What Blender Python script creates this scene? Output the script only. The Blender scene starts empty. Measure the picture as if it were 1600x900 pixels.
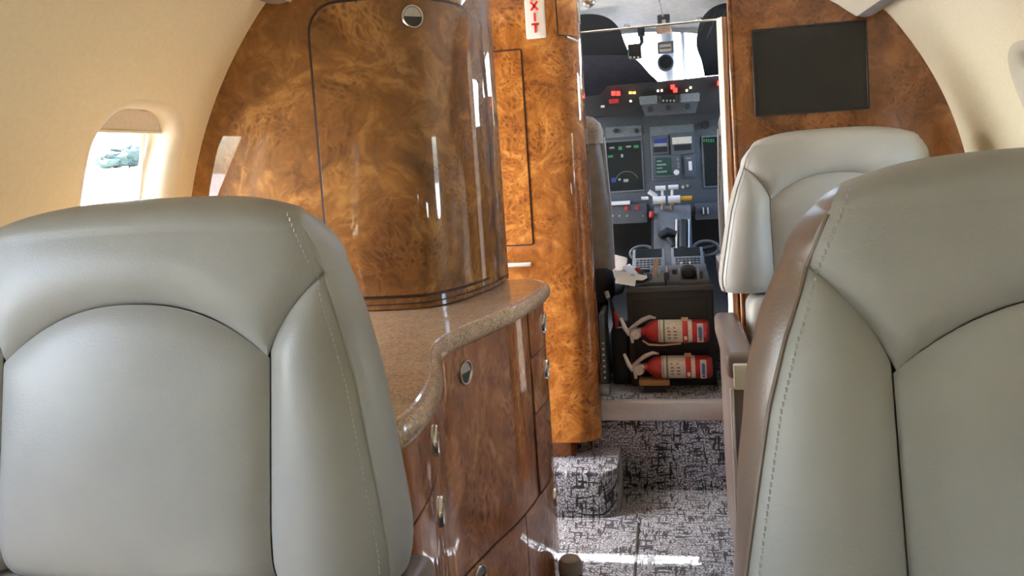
import bpy, bmesh, math, random
from mathutils import Vector, Matrix, noise
random.seed(7)
C = bpy.context.scene.collection
S = bpy.context.scene
PI = math.pi
# ------------------------------------------------------------------ camera
EYE = Vector((.12, 0, .99))
FPX, YAW, PIT, ROL, PPY = 1250.0, math.radians(11.1), math.radians(4.35), math.radians(3.8), 343.0
_f = Vector((-math.sin(YAW)*math.cos(PIT), math.cos(YAW)*math.cos(PIT), -math.sin(PIT)))
_r = Vector((math.cos(YAW), math.sin(YAW), 0)); _d = _f.cross(_r)
_R = _r*math.cos(ROL) + _d*math.sin(ROL); _D = -_r*math.sin(ROL) + _d*math.cos(ROL)
cam = bpy.data.cameras.new('camera'); cam.sensor_width = 36; cam.lens = FPX/1600*36
cam.shift_y = -(450-PPY)/1600; cam.clip_start = .01; cam.clip_end = 2000
co = bpy.data.objects.new('camera', cam); C.objects.link(co)
m = Matrix((( _R.x, -_D.x, -_f.x, EYE.x), (_R.y, -_D.y, -_f.y, EYE.y), (_R.z, -_D.z, -_f.z, EYE.z), (0,0,0,1)))
co.matrix_world = m
S.camera = co
def at(px, py, Y):
    v = _f + _R*((px-800)/FPX) + _D*((py-PPY)/FPX)
    return EYE + v*(Y/v.y)
# ------------------------------------------------------------------ world, sun, exposure
S.view_settings.view_transform = 'Standard'; S.view_settings.look = 'None'
S.view_settings.gamma = 1; S.view_settings.use_curve_mapping = False
S.view_settings.exposure = 1.12
S.cycles.max_bounces = 10; S.cycles.diffuse_bounces = 6; S.cycles.glossy_bounces = 5
S.cycles.transparent_max_bounces = 8; S.cycles.sample_clamp_indirect = 6; S.cycles.caustics_reflective = False; S.cycles.caustics_refractive = False
W = bpy.data.worlds.new('World'); S.world = W; W.use_nodes = True
nt = W.node_tree; bg = nt.nodes['Background']
sky = nt.nodes.new('ShaderNodeTexSky'); sky.sky_type = 'NISHITA'; sky.sun_disc = False
SUN_EL, SUN_AZ = math.radians(55), math.radians(-91)     # sun stands to the left of the cabin
sky.sun_elevation = SUN_EL; sky.sun_rotation = SUN_AZ; sky.air_density = 1.0; sky.dust_density = 2.5; sky.ozone_density = .6
nt.links.new(sky.outputs[0], bg.inputs[0]); bg.inputs[1].default_value = 2.0
sd = bpy.data.lights.new('sun', 'SUN'); sd.energy = 22.0; sd.angle = math.radians(.6); sd.color = (1, .98, .95)
so = bpy.data.objects.new('sun', sd); C.objects.link(so)
sdir = Vector((math.cos(SUN_EL), -.005, -math.sin(SUN_EL)))
so.rotation_euler = sdir.to_track_quat('-Z', 'Y').to_euler()
def portal(loc, normal, sx, sy):
    l = bpy.data.lights.new('daylight_portal', 'AREA'); l.shape = 'RECTANGLE'; l.size = sx; l.size_y = sy; l.cycles.is_portal = True
    o = bpy.data.objects.new('daylight_portal', l); C.objects.link(o); o.location = loc
    o.rotation_euler = Vector(normal).to_track_quat('-Z', 'Z').to_euler(); return o
# ------------------------------------------------------------------ materials
M = {}
def new_mat(name):
    m = bpy.data.materials.new(name); m.use_nodes = True; M[name] = m
    return m, m.node_tree, m.node_tree.nodes['Principled BSDF']
def N(t, typ, **kw):
    n = t.nodes.new(typ)
    for k, v in kw.items(): setattr(n, k, v)
    return n
def ramp(t, fac, stops):
    r = N(t, 'ShaderNodeValToRGB'); e = r.color_ramp.elements
    while len(e) > 1: e.remove(e[-1])
    e[0].position = stops[0][0]; e[0].color = (*stops[0][1], 1)
    for p, c in stops[1:]:
        q = e.new(p); q.color = (*c, 1)
    t.links.new(fac, r.inputs[0]); return r.outputs[0]
def plain(name, col, rough=.5, metal=0, coat=0, noise_s=40, var=.12, bump=0, emit=None, es=0, spec=.5, sheen=0):
    m, t, b = new_mat(name)
    tc = N(t, 'ShaderNodeTexCoord'); nz = N(t, 'ShaderNodeTexNoise'); nz.inputs['Scale'].default_value = noise_s; nz.inputs['Detail'].default_value = 4
    t.links.new(tc.outputs['Object'], nz.inputs['Vector'])
    c = ramp(t, nz.outputs[0], [(.3, tuple(x*(1-var) for x in col)), (.7, tuple(min(1, x*(1+var)) for x in col))])
    t.links.new(c, b.inputs['Base Color'])
    b.inputs['Roughness'].default_value = rough; b.inputs['Metallic'].default_value = metal; b.inputs['Coat Weight'].default_value = coat; b.inputs['Coat Roughness'].default_value = .04
    b.inputs['Specular IOR Level'].default_value = spec; b.inputs['Sheen Weight'].default_value = sheen
    if bump:
        bp = N(t, 'ShaderNodeBump'); bp.inputs['Strength'].default_value = bump; bp.inputs['Distance'].default_value = .002
        t.links.new(nz.outputs[0], bp.inputs['Height']); t.links.new(bp.outputs[0], b.inputs['Normal'])
    if emit: b.inputs['Emission Color'].default_value = (*emit, 1); b.inputs['Emission Strength'].default_value = es
    return m
def burl(name, dark, mid, light, sc=1.0, coat=1.0, streak=0):
    m, t, b = new_mat(name); L = t.links.new
    tc = N(t, 'ShaderNodeTexCoord')
    mp = N(t, 'ShaderNodeMapping'); mp.inputs['Scale'].default_value = (sc, sc, sc*(1-.45*streak)); L(tc.outputs['Object'], mp.inputs[0])
    w = N(t, 'ShaderNodeTexNoise'); w.inputs['Scale'].default_value = 6; w.inputs['Detail'].default_value = 3; L(mp.outputs[0], w.inputs['Vector'])
    sub = N(t, 'ShaderNodeVectorMath', operation='SUBTRACT'); L(w.outputs['Color'], sub.inputs[0]); sub.inputs[1].default_value = (.5, .5, .5)
    scl = N(t, 'ShaderNodeVectorMath', operation='SCALE'); L(sub.outputs[0], scl.inputs[0]); scl.inputs['Scale'].default_value = .16
    add = N(t, 'ShaderNodeVectorMath', operation='ADD'); L(mp.outputs[0], add.inputs[0]); L(scl.outputs[0], add.inputs[1])
    n1 = N(t, 'ShaderNodeTexNoise'); n1.inputs['Scale'].default_value = 11; n1.inputs['Detail'].default_value = 5; n1.inputs['Roughness'].default_value = .62; n1.inputs['Distortion'].default_value = 1.0
    L(add.outputs[0], n1.inputs['Vector'])
    n2 = N(t, 'ShaderNodeTexNoise'); n2.inputs['Scale'].default_value = 48; n2.inputs['Detail'].default_value = 4; n2.inputs['Distortion'].default_value = 1.0
    L(add.outputs[0], n2.inputs['Vector'])
    mixv = N(t, 'ShaderNodeMath', operation='MULTIPLY_ADD'); L(n2.outputs[0], mixv.inputs[0]); mixv.inputs[1].default_value = .30; L(n1.outputs[0], mixv.inputs[2])
    # eyes of the burl: jittered cells with faint rings round them, gathered in clusters
    v = N(t, 'ShaderNodeTexVoronoi'); v.inputs['Scale'].default_value = 62; v.inputs['Randomness'].default_value = 1; L(add.outputs[0], v.inputs['Vector'])
    n3 = N(t, 'ShaderNodeTexNoise'); n3.inputs['Scale'].default_value = 8; n3.inputs['Detail'].default_value = 2; L(mp.outputs[0], n3.inputs['Vector'])
    clu = N(t, 'ShaderNodeMapRange'); clu.inputs['From Min'].default_value = .43; clu.inputs['From Max'].default_value = .56; L(n3.outputs[0], clu.inputs['Value'])
    rg = N(t, 'ShaderNodeMath', operation='MULTIPLY'); L(v.outputs['Distance'], rg.inputs[0]); rg.inputs[1].default_value = 15
    sn = N(t, 'ShaderNodeMath', operation='SINE'); L(rg.outputs[0], sn.inputs[0])
    sm = N(t, 'ShaderNodeMath', operation='MULTIPLY'); L(sn.outputs[0], sm.inputs[0]); L(clu.outputs[0], sm.inputs[1])
    rv = N(t, 'ShaderNodeMath', operation='MULTIPLY_ADD'); L(sm.outputs[0], rv.inputs[0]); rv.inputs[1].default_value = .055; L(mixv.outputs[0], rv.inputs[2])
    c = ramp(t, rv.outputs[0], [(.43, dark), (.56, tuple(.45*a+.55*b_ for a, b_ in zip(dark, mid))), (.67, mid), (.83, light)])
    eye = N(t, 'ShaderNodeMapRange'); eye.inputs['From Min'].default_value = .34; eye.inputs['From Max'].default_value = .10; L(v.outputs['Distance'], eye.inputs['Value'])
    em = N(t, 'ShaderNodeMath', operation='MULTIPLY'); L(eye.outputs[0], em.inputs[0]); L(clu.outputs[0], em.inputs[1])
    em2 = N(t, 'ShaderNodeMath', operation='MULTIPLY'); L(em.outputs[0], em2.inputs[0]); em2.inputs[1].default_value = .8
    mx = N(t, 'ShaderNodeMix', data_type='RGBA'); L(em2.outputs[0], mx.inputs['Factor']); L(c, mx.inputs['A']); mx.inputs['B'].default_value = (*[x*.55 for x in dark], 1)
    L(mx.outputs['Result'], b.inputs['Base Color'])
    b.inputs['Roughness'].default_value = .55; b.inputs['Specular IOR Level'].default_value = .15; b.inputs['Coat Weight'].default_value = coat; b.inputs['Coat Roughness'].default_value = .025; b.inputs['Coat IOR'].default_value = 1.55
    return m
burl('burl', (.11, .038, .006), (.23, .096, .018), (.37, .178, .044))
burl('burl_cabinet', (.17, .052, .018), (.37, .137, .048), (.53, .24, .09), 1.0, 1.0, 1)
burl('burl_partition_lit', (.17, .050, .008), (.37, .135, .022), (.56, .25, .055))  # the tower's wood with the doorway light put into its colour
burl('burl_front', (.125, .040, .010), (.25, .092, .022), (.36, .15, .042))
plain('seam', (.035, .012, .006), .6)
def carpet(name, k=1.0):
    m, t, b = new_mat(name); L = t.links.new
    tc = N(t, 'ShaderNodeTexCoord'); sx = N(t, 'ShaderNodeSeparateXYZ'); L(tc.outputs['Object'], sx.inputs[0])
    yz = N(t, 'ShaderNodeMath', operation='SUBTRACT'); L(sx.outputs[1], yz.inputs[0]); L(sx.outputs[2], yz.inputs[1])
    cb = N(t, 'ShaderNodeCombineXYZ'); L(sx.outputs[0], cb.inputs[0]); L(yz.outputs[0], cb.inputs[1])
    def strand(sc, det=2):
        mp = N(t, 'ShaderNodeMapping'); mp.inputs['Scale'].default_value = sc; L(cb.outputs[0], mp.inputs[0])
        n = N(t, 'ShaderNodeTexNoise'); n.inputs['Scale'].default_value = 1; n.inputs['Detail'].default_value = det; n.inputs['Roughness'].default_value = .6; L(mp.outputs[0], n.inputs['Vector']); return n.outputs[0]
    def thr(x, lo, hi):
        r_ = N(t, 'ShaderNodeMapRange'); r_.interpolation_type = 'SMOOTHSTEP'; r_.inputs['From Min'].default_value = lo; r_.inputs['From Max'].default_value = hi; L(x, r_.inputs['Value']); return r_.outputs[0]
    a = thr(strand((22, 120, 1), 1), .54, .62); c = thr(strand((120, 22, 1), 1), .55, .63); fine = strand((210, 210, 1), 3); tone = strand((9, 9, 1), 2)
    mxx = N(t, 'ShaderNodeMath', operation='MAXIMUM'); L(a, mxx.inputs[0]); L(c, mxx.inputs[1])
    tn = thr(tone, .30, .62); dk = N(t, 'ShaderNodeMath', operation='MULTIPLY'); L(mxx.outputs[0], dk.inputs[0]); L(tn, dk.inputs[1])
    ad = N(t, 'ShaderNodeMath', operation='MULTIPLY_ADD'); L(dk.outputs[0], ad.inputs[0]); ad.inputs[1].default_value = -.34; L(fine, ad.inputs[2])
    col = ramp(t, ad.outputs[0], [(.20, (.009*k, .010*k, .013*k)), (.38, (.046*k, .050*k, .061*k)), (.49, (.18*k, .195*k, .225*k)), (.60, (.54*k, .57*k, .64*k))])
    L(col, b.inputs['Base Color']); b.inputs['Roughness'].default_value = .95; b.inputs['Sheen Weight'].default_value = .15
    bp = N(t, 'ShaderNodeBump'); bp.inputs['Strength'].default_value = .6; bp.inputs['Distance'].default_value = .004; L(ad.outputs[0], bp.inputs['Height']); L(bp.outputs[0], b.inputs['Normal'])
carpet('carpet')
def leather(name, col, rough=.42):
    m, t, b = new_mat(name); L = t.links.new
    tc = N(t, 'ShaderNodeTexCoord')
    v = N(t, 'ShaderNodeTexVoronoi'); v.inputs['Scale'].default_value = 420; L(tc.outputs['Object'], v.inputs['Vector'])
    n = N(t, 'ShaderNodeTexNoise'); n.inputs['Scale'].default_value = 9; n.inputs['Detail'].default_value = 5; L(tc.outputs['Object'], n.inputs['Vector'])
    c = ramp(t, n.outputs[0], [(.3, tuple(x*.93 for x in col)), (.7, tuple(x*1.06 for x in col))]); L(c, b.inputs['Base Color'])
    rr = N(t, 'ShaderNodeMapRange'); rr.inputs['To Min'].default_value = rough-.06; rr.inputs['To Max'].default_value = rough+.08; L(n.outputs[0], rr.inputs['Value']); L(rr.outputs[0], b.inputs['Roughness'])
    bp = N(t, 'ShaderNodeBump'); bp.inputs['Strength'].default_value = .12; bp.inputs['Distance'].default_value = .0008; L(v.outputs['Distance'], bp.inputs['Height'])
    bp2 = N(t, 'ShaderNodeBump'); bp2.inputs['Strength'].default_value = .10; bp2.inputs['Distance'].default_value = .01; L(n.outputs[0], bp2.inputs['Height']); L(bp.outputs[0], bp2.inputs['Normal'])
    L(bp2.outputs[0], b.inputs['Normal'])
leather('leather', (.340, .342, .322))
leather('leather_lit', (.43, .42, .375))  # same leather as the other seats, lightened to replace light missing there
leather('leather_brown', (.19, .145, .115), .32)
plain('thread', (.46, .45, .41), .8)
plain('cream_wall', (.82, .735, .515), .62, noise_s=120, var=.03, bump=.08)
plain('cream_panel', (.82, .76, .60), .5, noise_s=60, var=.03)
plain('channel', (.30, .27, .26), .5)
plain('frame_white', (.68, .62, .48), .4, var=.03)
plain('shade_cloth', (.62, .56, .45), .7, noise_s=200, var=.06)
plain('chrome', (.75, .73, .69), .16, 1, var=.03)
plain('brushed', (.55, .53, .49), .38, 1, noise_s=150, var=.08)
plain('sill_metal', (.50, .485, .455), .42, .35, noise_s=150, var=.06)
plain('dark_metal', (.06, .058, .055), .4, .6)
plain('black', (.012, .012, .013), .55)
plain('screen_off', (.018, .019, .018), .22, var=.05)
plain('screen_frame', (.022, .018, .015), .35)
def granite(name):
    m, t, b = new_mat(name); L = t.links.new
    tc = N(t, 'ShaderNodeTexCoord')
    n = N(t, 'ShaderNodeTexNoise'); n.inputs['Scale'].default_value = 260; n.inputs['Detail'].default_value = 4; L(tc.outputs['Object'], n.inputs['Vector'])
    n2 = N(t, 'ShaderNodeTexNoise'); n2.inputs['Scale'].default_value = 24; n2.inputs['Detail'].default_value = 3; L(tc.outputs['Object'], n2.inputs['Vector'])
    a = N(t, 'ShaderNodeMath', operation='MULTIPLY_ADD'); L(n2.outputs[0], a.inputs[0]); a.inputs[1].default_value = .3; L(n.outputs[0], a.inputs[2])
    c = ramp(t, a.outputs[0], [(.45, (.20, .120, .066)), (.6, (.44, .29, .170)), (.72, (.56, .40, .25)), (.85, (.66, .52, .36))]); L(c, b.inputs['Base Color'])
    b.inputs['Roughness'].default_value = .28; b.inputs['Coat Weight'].default_value = .8; b.inputs['Coat Roughness'].default_value = .05
granite('granite')
plain('sign_white', (.80, .77, .70), .4, var=.03)
plain('sign_red', (.72, .03, .025), .4, var=.05)
plain('cockpit_trim', (.62, .61, .56), .6)
plain('cockpit_dark', (.018, .020, .023), .6)
plain('panel_grey', (.085, .098, .112), .5, noise_s=90)
plain('panel_grey_light', (.15, .175, .20), .45, noise_s=90)
plain('pedestal_black', (.030, .031, .030), .5)
plain('shade_dark', (.009, .011, .014), .8)
plain('shade_fold', (.040, .039, .050), .85)
plain('sheepskin', (.33, .30, .27), .95, noise_s=160, var=.3, bump=1, sheen=.4)
plain('seat_back_grey', (.23, .21, .19), .6)
plain('seat_cloth', (.40, .355, .31), .9, noise_s=200)
plain('white_plastic', (.72, .73, .71), .4, var=.05)
plain('yellow_knob', (.62, .33, .03), .45)
plain('red_paint', (.42, .012, .014), .3, coat=.6)
plain('red_knob', (.45, .02, .02), .45)
plain('label_paper', (.62, .58, .50), .6, noise_s=220, var=.15)
plain('label_ink', (.12, .11, .10), .7)
plain('label_green', (.12, .20, .10), .7)
plain('label_blue', (.04, .12, .38), .5)
plain('strap_tan', (.56, .40, .28), .7)
plain('cardboard', (.40, .25, .11), .8)
plain('paper', (.85, .85, .83), .7, var=.03)
plain('curtain', (.80, .71, .58), .85, noise_s=250, var=.08, sheen=.3)
plain('led_red', (.5, .02, .02), .4, emit=(1, .04, .03), es=1.6)
plain('led_amber', (.5, .3, .05), .4, emit=(1, .55, .12), es=1.3)
plain('led_white', (.6, .6, .5), .4, emit=(1, .85, .6), es=1.0)
plain('screen_nav', (.010, .013, .014), .25, emit=(.02, .04, .04), es=.03)
plain('screen_green', (.01, .028, .024), .3, emit=(.06, .28, .20), es=.05)
plain('trace_green', (.03, .15, .06), .4, emit=(.1, .9, .3), es=.03)
plain('trace_white', (.17, .18, .17), .4, emit=(.6, .7, .65), es=.06)
plain('trace_blue', (.02, .03, .12), .4, emit=(.1, .14, .9), es=.05)
plain('exterior_concrete', (.72, .71, .67), .9, noise_s=.5)
plain('tree_leaf', (.034, .052, .040), .9, noise_s=.6, var=.4)
plain('bark', (.10, .07, .05), .9)
plain('rubber', (.035, .034, .033), .7)
def glass(name):
    m = bpy.data.materials.new(name); m.use_nodes = True; t = m.node_tree; M[name] = m
    t.nodes.remove(t.nodes['Principled BSDF']); o = t.nodes['Material Output']
    tr = N(t, 'ShaderNodeBsdfTransparent'); tr.inputs[0].default_value = (.93, .95, .96, 1); g = N(t, 'ShaderNodeBsdfGlossy'); g.inputs['Roughness'].default_value = .02
    lw = N(t, 'ShaderNodeLayerWeight'); lw.inputs['Blend'].default_value = .12
    mx = N(t, 'ShaderNodeMixShader'); t.links.new(lw.outputs['Fresnel'], mx.inputs[0]); t.links.new(tr.outputs[0], mx.inputs[1]); t.links.new(g.outputs[0], mx.inputs[2]); t.links.new(mx.outputs[0], o.inputs[0])
glass('glass')
# ------------------------------------------------------------------ helpers
def mk(name, v, f, mat, parent=None, smooth=True, loc=None):
    me = bpy.data.meshes.new(name); me.from_pydata([tuple(p) for p in v], [], f); me.update()
    return mo(name, me, mat, parent, smooth, loc)
def mo(name, me, mat, parent=None, smooth=True, loc=None):
    if not me.materials: me.materials.append(M[mat])
    bm = bmesh.new(); bm.from_mesh(me); bmesh.ops.recalc_face_normals(bm, faces=bm.faces); bm.to_mesh(me); bm.free()
    if smooth:
        me.shade_smooth()
        try: me.set_sharp_from_angle(angle=math.radians(40))
        except Exception: pass
    o = bpy.data.objects.new(name, me); C.objects.link(o)
    if parent: o.parent = parent
    if loc is not None: o.location = loc
    return o
def frombm(name, bm, mat, parent=None, smooth=True, loc=None):
    me = bpy.data.meshes.new(name); bm.to_mesh(me); bm.free(); return mo(name, me, mat, parent, smooth, loc)
def tag(o, label, cat=None, group=None, kind=None):
    if label: o['label'] = label
    if cat: o['category'] = cat
    if group: o['group'] = group
    if kind: o['kind'] = kind
    return o
def struct(o, label=None):
    o['kind'] = 'structure'
    if label: o['label'] = label
    return o
def thing(name, label, cat, loc=(0, 0, 0), group=None):
    o = bpy.data.objects.new(name, None); C.objects.link(o); o.location = loc; o.empty_display_size = .05
    return tag(o, label, cat, group)
def box_bm(x0, x1, y0, y1, z0, z1, bev=0, seg=2, bm=None):
    b = bmesh.new(); bmesh.ops.create_cube(b, size=1)
    for v in b.verts: v.co = Vector(((x0+x1)/2+v.co.x*(x1-x0), (y0+y1)/2+v.co.y*(y1-y0), (z0+z1)/2+v.co.z*(z1-z0)))
    if bev: bmesh.ops.bevel(b, geom=list(b.edges), offset=bev, segments=seg, profile=.5, affect='EDGES')
    if bm is not None:
        me = bpy.data.meshes.new('t'); b.to_mesh(me); b.free(); bm.from_mesh(me); bpy.data.meshes.remove(me); return bm
    return b
def box(name, x0, x1, y0, y1, z0, z1, mat, parent=None, bev=0, seg=2, rot=None):
    if parent is not None: pl = parent.matrix_world.translation if False else Vector((0, 0, 0))
    b = box_bm(x0, x1, y0, y1, z0, z1, bev, seg)
    if rot:
        c = Vector(((x0+x1)/2, (y0+y1)/2, (z0+z1)/2)); bmesh.ops.rotate(b, verts=b.verts, cent=c, matrix=rot)
    return frombm(name, b, mat, parent)
def tube_vf(pts, rad, seg=10, closed=False, flat=1.0):
    pts = [Vector(p) for p in pts]; n = len(pts); V = []; F = []
    rads = rad if isinstance(rad, (list, tuple)) else [rad]*n
    up = Vector((0, 0, 1)); prev = None
    for i, p in enumerate(pts):
        t = (pts[(i+1) % n]-pts[i-1]) if closed else (pts[min(i+1, n-1)]-pts[max(i-1, 0)]); t.normalize()
        if prev is None:
            a = up if abs(t.z) < .9 else Vector((1, 0, 0)); u = t.cross(a).normalized()
        else: u = (prev-t*prev.dot(t)).normalized()
        prev = u; w = t.cross(u)
        for k in range(seg):
            an = 2*PI*k/seg; V.append(p+u*math.cos(an)*rads[i]+w*math.sin(an)*rads[i]*flat)
    for i in range(n if closed else n-1):
        for k in range(seg):
            a = i*seg+k; b = i*seg+(k+1) % seg; j = (i+1) % n; F.append((a, b, j*seg+(k+1) % seg, j*seg+k))
    if not closed: F.append(tuple(range(seg))); F.append(tuple((n-1)*seg+k for k in reversed(range(seg))))
    return V, F
def tube(name, pts, rad, mat, parent=None, seg=10, closed=False):
    V, F = tube_vf(pts, rad, seg, closed); return mk(name, V, F, mat, parent)
def lathe_vf(prof, org, axis='Z', seg=24):
    V = []; F = []; n = len(prof); org = Vector(org)
    for k in range(seg):
        a = 2*PI*k/seg
        for r, h in prof:
            x, y = r*math.cos(a), r*math.sin(a)
            p = {'Z': Vector((x, y, h)), 'X': Vector((h, x, y)), 'Y': Vector((x, h, y))}[axis]; V.append(org+p)
    for k in range(seg):
        for i in range(n-1):
            a = k*n+i; b = ((k+1) % seg)*n+i; F.append((a, b, b+1, a+1))
    return V, F
def lathe(name, prof, org, mat, parent=None, axis='Z', seg=24): 
    V, F = lathe_vf(prof, org, axis, seg); return mk(name, V, F, mat, parent)
def spline(P, n=12):
    P = [Vector(p) for p in P]; out = []
    for i in range(len(P)-1):
        a = P[max(i-1, 0)]; b = P[i]; c = P[i+1]; d = P[min(i+2, len(P)-1)]
        for k in range(n):
            t = k/n; out.append(.5*((2*b)+(c-a)*t+(2*a-5*b+4*c-d)*t*t+(3*b-a-3*c+d)*t**3))
    out.append(P[-1]); return out
class Path:                 # a plan curve (x,y) that vertical panels follow; outward = right-hand side of travel direction flipped to face the aisle
    def __init__(self, pts, side=1):
        self.p = [Vector((q[0], q[1])) for q in pts]; self.L = [0]
        for a, b in zip(self.p, self.p[1:]): self.L.append(self.L[-1]+(b-a).length)
        self.len = self.L[-1]; self.side = side
    def at(self, s):
        s = max(0, min(self.len-1e-6, s)); i = 0
        lo, hi = 0, len(self.L)-1
        while hi-lo > 1:
            m_ = (lo+hi)//2
            if self.L[m_] <= s: lo = m_
            else: hi = m_
        i = lo; t = (s-self.L[i])/(self.L[i+1]-self.L[i]); q = self.p[i].lerp(self.p[i+1], t)
        a = self.p[max(i-1, 0)]; b = self.p[min(i+2, len(self.p)-1)]; d = (b-a).normalized()
        return q, Vector((d.y, -d.x))*self.side
    def P(self, s, z, off=0):
        q, n = self.at(s); q = q+n*off; return Vector((q.x, q.y, z))
    def sY(self, Y):            # first s where the curve reaches Y, walking on from the end
        best = min(range(len(self.p)), key=lambda i: abs(self.p[i].y-Y)); return self.L[best]
def rrect(s0, s1, z0, z1, r, n=6):
    out = []
    for cx, cz, a0 in ((s1-r, z1-r, 0), (s0+r, z1-r, 90), (s0+r, z0+r, 180), (s1-r, z0+r, 270)):
        for k in range(n+1):
            a = math.radians(a0+90*k/n); out.append((cx+r*math.cos(a), cz+r*math.sin(a)))
    return out
def path_panel(name, path, s0, s1, z0, z1, off, th, mat, parent, r=.004, ns=None, square=False):
    # a curved slab with rounded corners: rows of z, columns of s, clipped to the rounded rectangle
    ns = ns or max(4, int((s1-s0)/.02)); V = []; F = []
    zs = [z0+r*(1-math.cos(PI/2*k/5)) for k in range(6)]+[z1-r*(1-math.cos(PI/2*k/5)) for k in range(5, -1, -1)]
    def inset(z):
        d = 0
        if z < z0+r and not square: d = r-math.sqrt(max(0, r*r-(z0+r-z)**2))
        if z > z1-r: d = r-math.sqrt(max(0, r*r-(z-z1+r)**2))
        return d
    lay = [(off-th, 0), (off-.0012, 0), (off, .0012)]
    for o_, ins in lay:
        for z in zs:
            d = inset(z)+ins; zz = min(max(z, z0+ins), z1-ins)
            for k in range(ns+1): V.append(path.P(s0+d+(s1-s0-2*d)*k/ns, zz, o_))
    w = ns+1; R_ = len(zs); A = w*R_
    for i in range(R_-1):
        for k in range(ns): a = 2*A+i*w+k; F.append((a, a+1, a+w+1, a+w))
    for l in range(2):
        for i in range(R_-1):
            for k in (0, ns):
                a = l*A+i*w+k; F.append((a, a+w, a+w+A, a+A))
        for k in range(ns):
            for i in (0, R_-1):
                a = l*A+i*w+k; F.append((a, a+1, a+1+A, a+A))
    return mk(name, V, F, mat, parent)
def seam_band(name, path, loop, width, off, mat, parent, closed=True):
    V = []; F = []; n = len(loop); cx = sum(p[0] for p in loop)/n; cz = sum(p[1] for p in loop)/n
    for i, p in enumerate(loop):
        a = loop[i-1] if closed or i else loop[0]; b = loop[(i+1) % n] if closed or i < n-1 else loop[-1]
        t = Vector((b[0]-a[0], b[1]-a[1])); t.normalize(); nn = Vector((-t.y, t.x))*width/2
        V.append(path.P(p[0]+nn.x, p[1]+nn.y, off)); V.append(path.P(p[0]-nn.x, p[1]-nn.y, off))
    for i in range(n if closed else n-1):
        j = (i+1) % n; F.append((2*i, 2*i+1, 2*j+1, 2*j))
    return mk(name, V, F, mat, parent, False)
def densify(loop, closed=True, step=.02):
    out = []; n = len(loop)
    for i in range(n if closed else n-1):
        a = loop[i]; b = loop[(i+1) % n]; d = math.hypot(b[0]-a[0], b[1]-a[1]); k = max(1, int(d/step))
        for q in range(k): out.append((a[0]+(b[0]-a[0])*q/k, a[1]+(b[1]-a[1])*q/k))
    if not closed: out.append(loop[-1])
    return out
# ------------------------------------------------------------------ the cabin shell
RC, ZC = .839, .75
RS = {-1: .839, 1: .862}       # hull lining radius, left and right
def wallx(z, side=-1): return math.sqrt(max(0, RS[side]**2-(z-ZC)**2))
PH_TOP = math.radians(74); PH_BOT = math.asin((-.02-ZC)/RC)
def shell_pt(side, ph, y, depth=0): return Vector((side*(RS[side]+depth)*math.cos(ph), y, ZC+(RS[side]+depth)*math.sin(ph)))
WPH, WHH, WHW, WR = math.radians(13.6), .172, .104, .075         # window centre angle, half height, half width, corner radius
def win_loop(grow, n=12):
    hh, hw, r = WHH+grow, WHW+grow, WR+grow
    bh, bw = .235, .165; per = []
    for k in range(n): per.append((-bw+2*bw*k/n, -bh))
    for k in range(n*2): per.append((bw, -bh+2*bh*k/(n*2)))
    for k in range(n): per.append((bw-2*bw*k/n, bh))
    for k in range(n*2): per.append((-bw, bh-2*bh*k/(n*2)))
    inn = []
    for (a, b) in per:
        u, v = a/bw, b/bh; s_ = max(abs(u), abs(v)); x, y = u/s_*hw, v/s_*hh
        # round the corner
        dx, dy = abs(x)-(hw-r), abs(y)-(hh-r)
        if dx > 0 and dy > 0:
            ang = math.atan2(dy, dx); x = math.copysign(hw-r+r*math.cos(ang), x); y = math.copysign(hh-r+r*math.sin(ang), y)
        inn.append((x, y))
    return per, inn
def make_wall(side, y0, y1, wins, name, door=None):
    V = []; F = []
    bh0 = .235/RC
    brk = [PH_BOT+(WPH-bh0-PH_BOT)*i/16 for i in range(17)]+[WPH-bh0+2*bh0*i/24 for i in range(1, 25)]+[WPH+bh0+(PH_TOP-WPH-bh0)*i/16 for i in range(1, 17)]
    def quad(ya, yb, pa, pb):
        rows = [pa]+[p for p in brk if pa+1e-6 < p < pb-1e-6]+[pb]; base = len(V); nyq = max(1, round((yb-ya)/.33*12)) if abs(yb-ya-.33) < 1e-6 else 1
        for p in rows:
            for j in range(nyq+1): V.append(shell_pt(side, p, ya+(yb-ya)*j/nyq))
        for i in range(len(rows)-1):
            for j in range(nyq): a = base+(nyq+1)*i+j; F.append((a, a+1, a+nyq+2, a+nyq+1))
    bh = .235/RC; cuts = sorted(wins); cur = y0
    for wy in cuts:
        quad(cur, wy-.165, PH_BOT, PH_TOP)
        quad(wy-.165, wy+.165, PH_BOT, WPH-bh); quad(wy-.165, wy+.165, WPH+bh, PH_TOP)
        per, inn = win_loop(.026); base = len(V); n = len(per)
        rings = [[(p[0]*(1-t)+q[0]*t, p[1]*(1-t)+q[1]*t) for p, q in zip(per, inn)] for t in (0, .5, 1)]
        for rg in rings:
            for a, b in rg: V.append(shell_pt(side, WPH+b/RC, wy+a))
        for l in range(2):
            for i in range(n): j = (i+1) % n; F.append((base+l*n+i, base+l*n+j, base+(l+1)*n+j, base+(l+1)*n+i))
        cur = wy+.165
    if door:
        quad(cur, door[0], PH_BOT, PH_TOP); quad(door[1], y1, PH_BOT, PH_TOP); quad(door[0], door[1], math.radians(40), PH_TOP)
    else: quad(cur, y1, PH_BOT, PH_TOP)
    o = mk(name, V, F, 'cream_wall'); bm = bmesh.new(); bm.from_mesh(o.data); bmesh.ops.remove_doubles(bm, verts=bm.verts, dist=.0005); bmesh.ops.recalc_face_normals(bm, faces=bm.faces); bm.to_mesh(o.data); bm.free(); o.data.shade_smooth()
    return struct(o)
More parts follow.
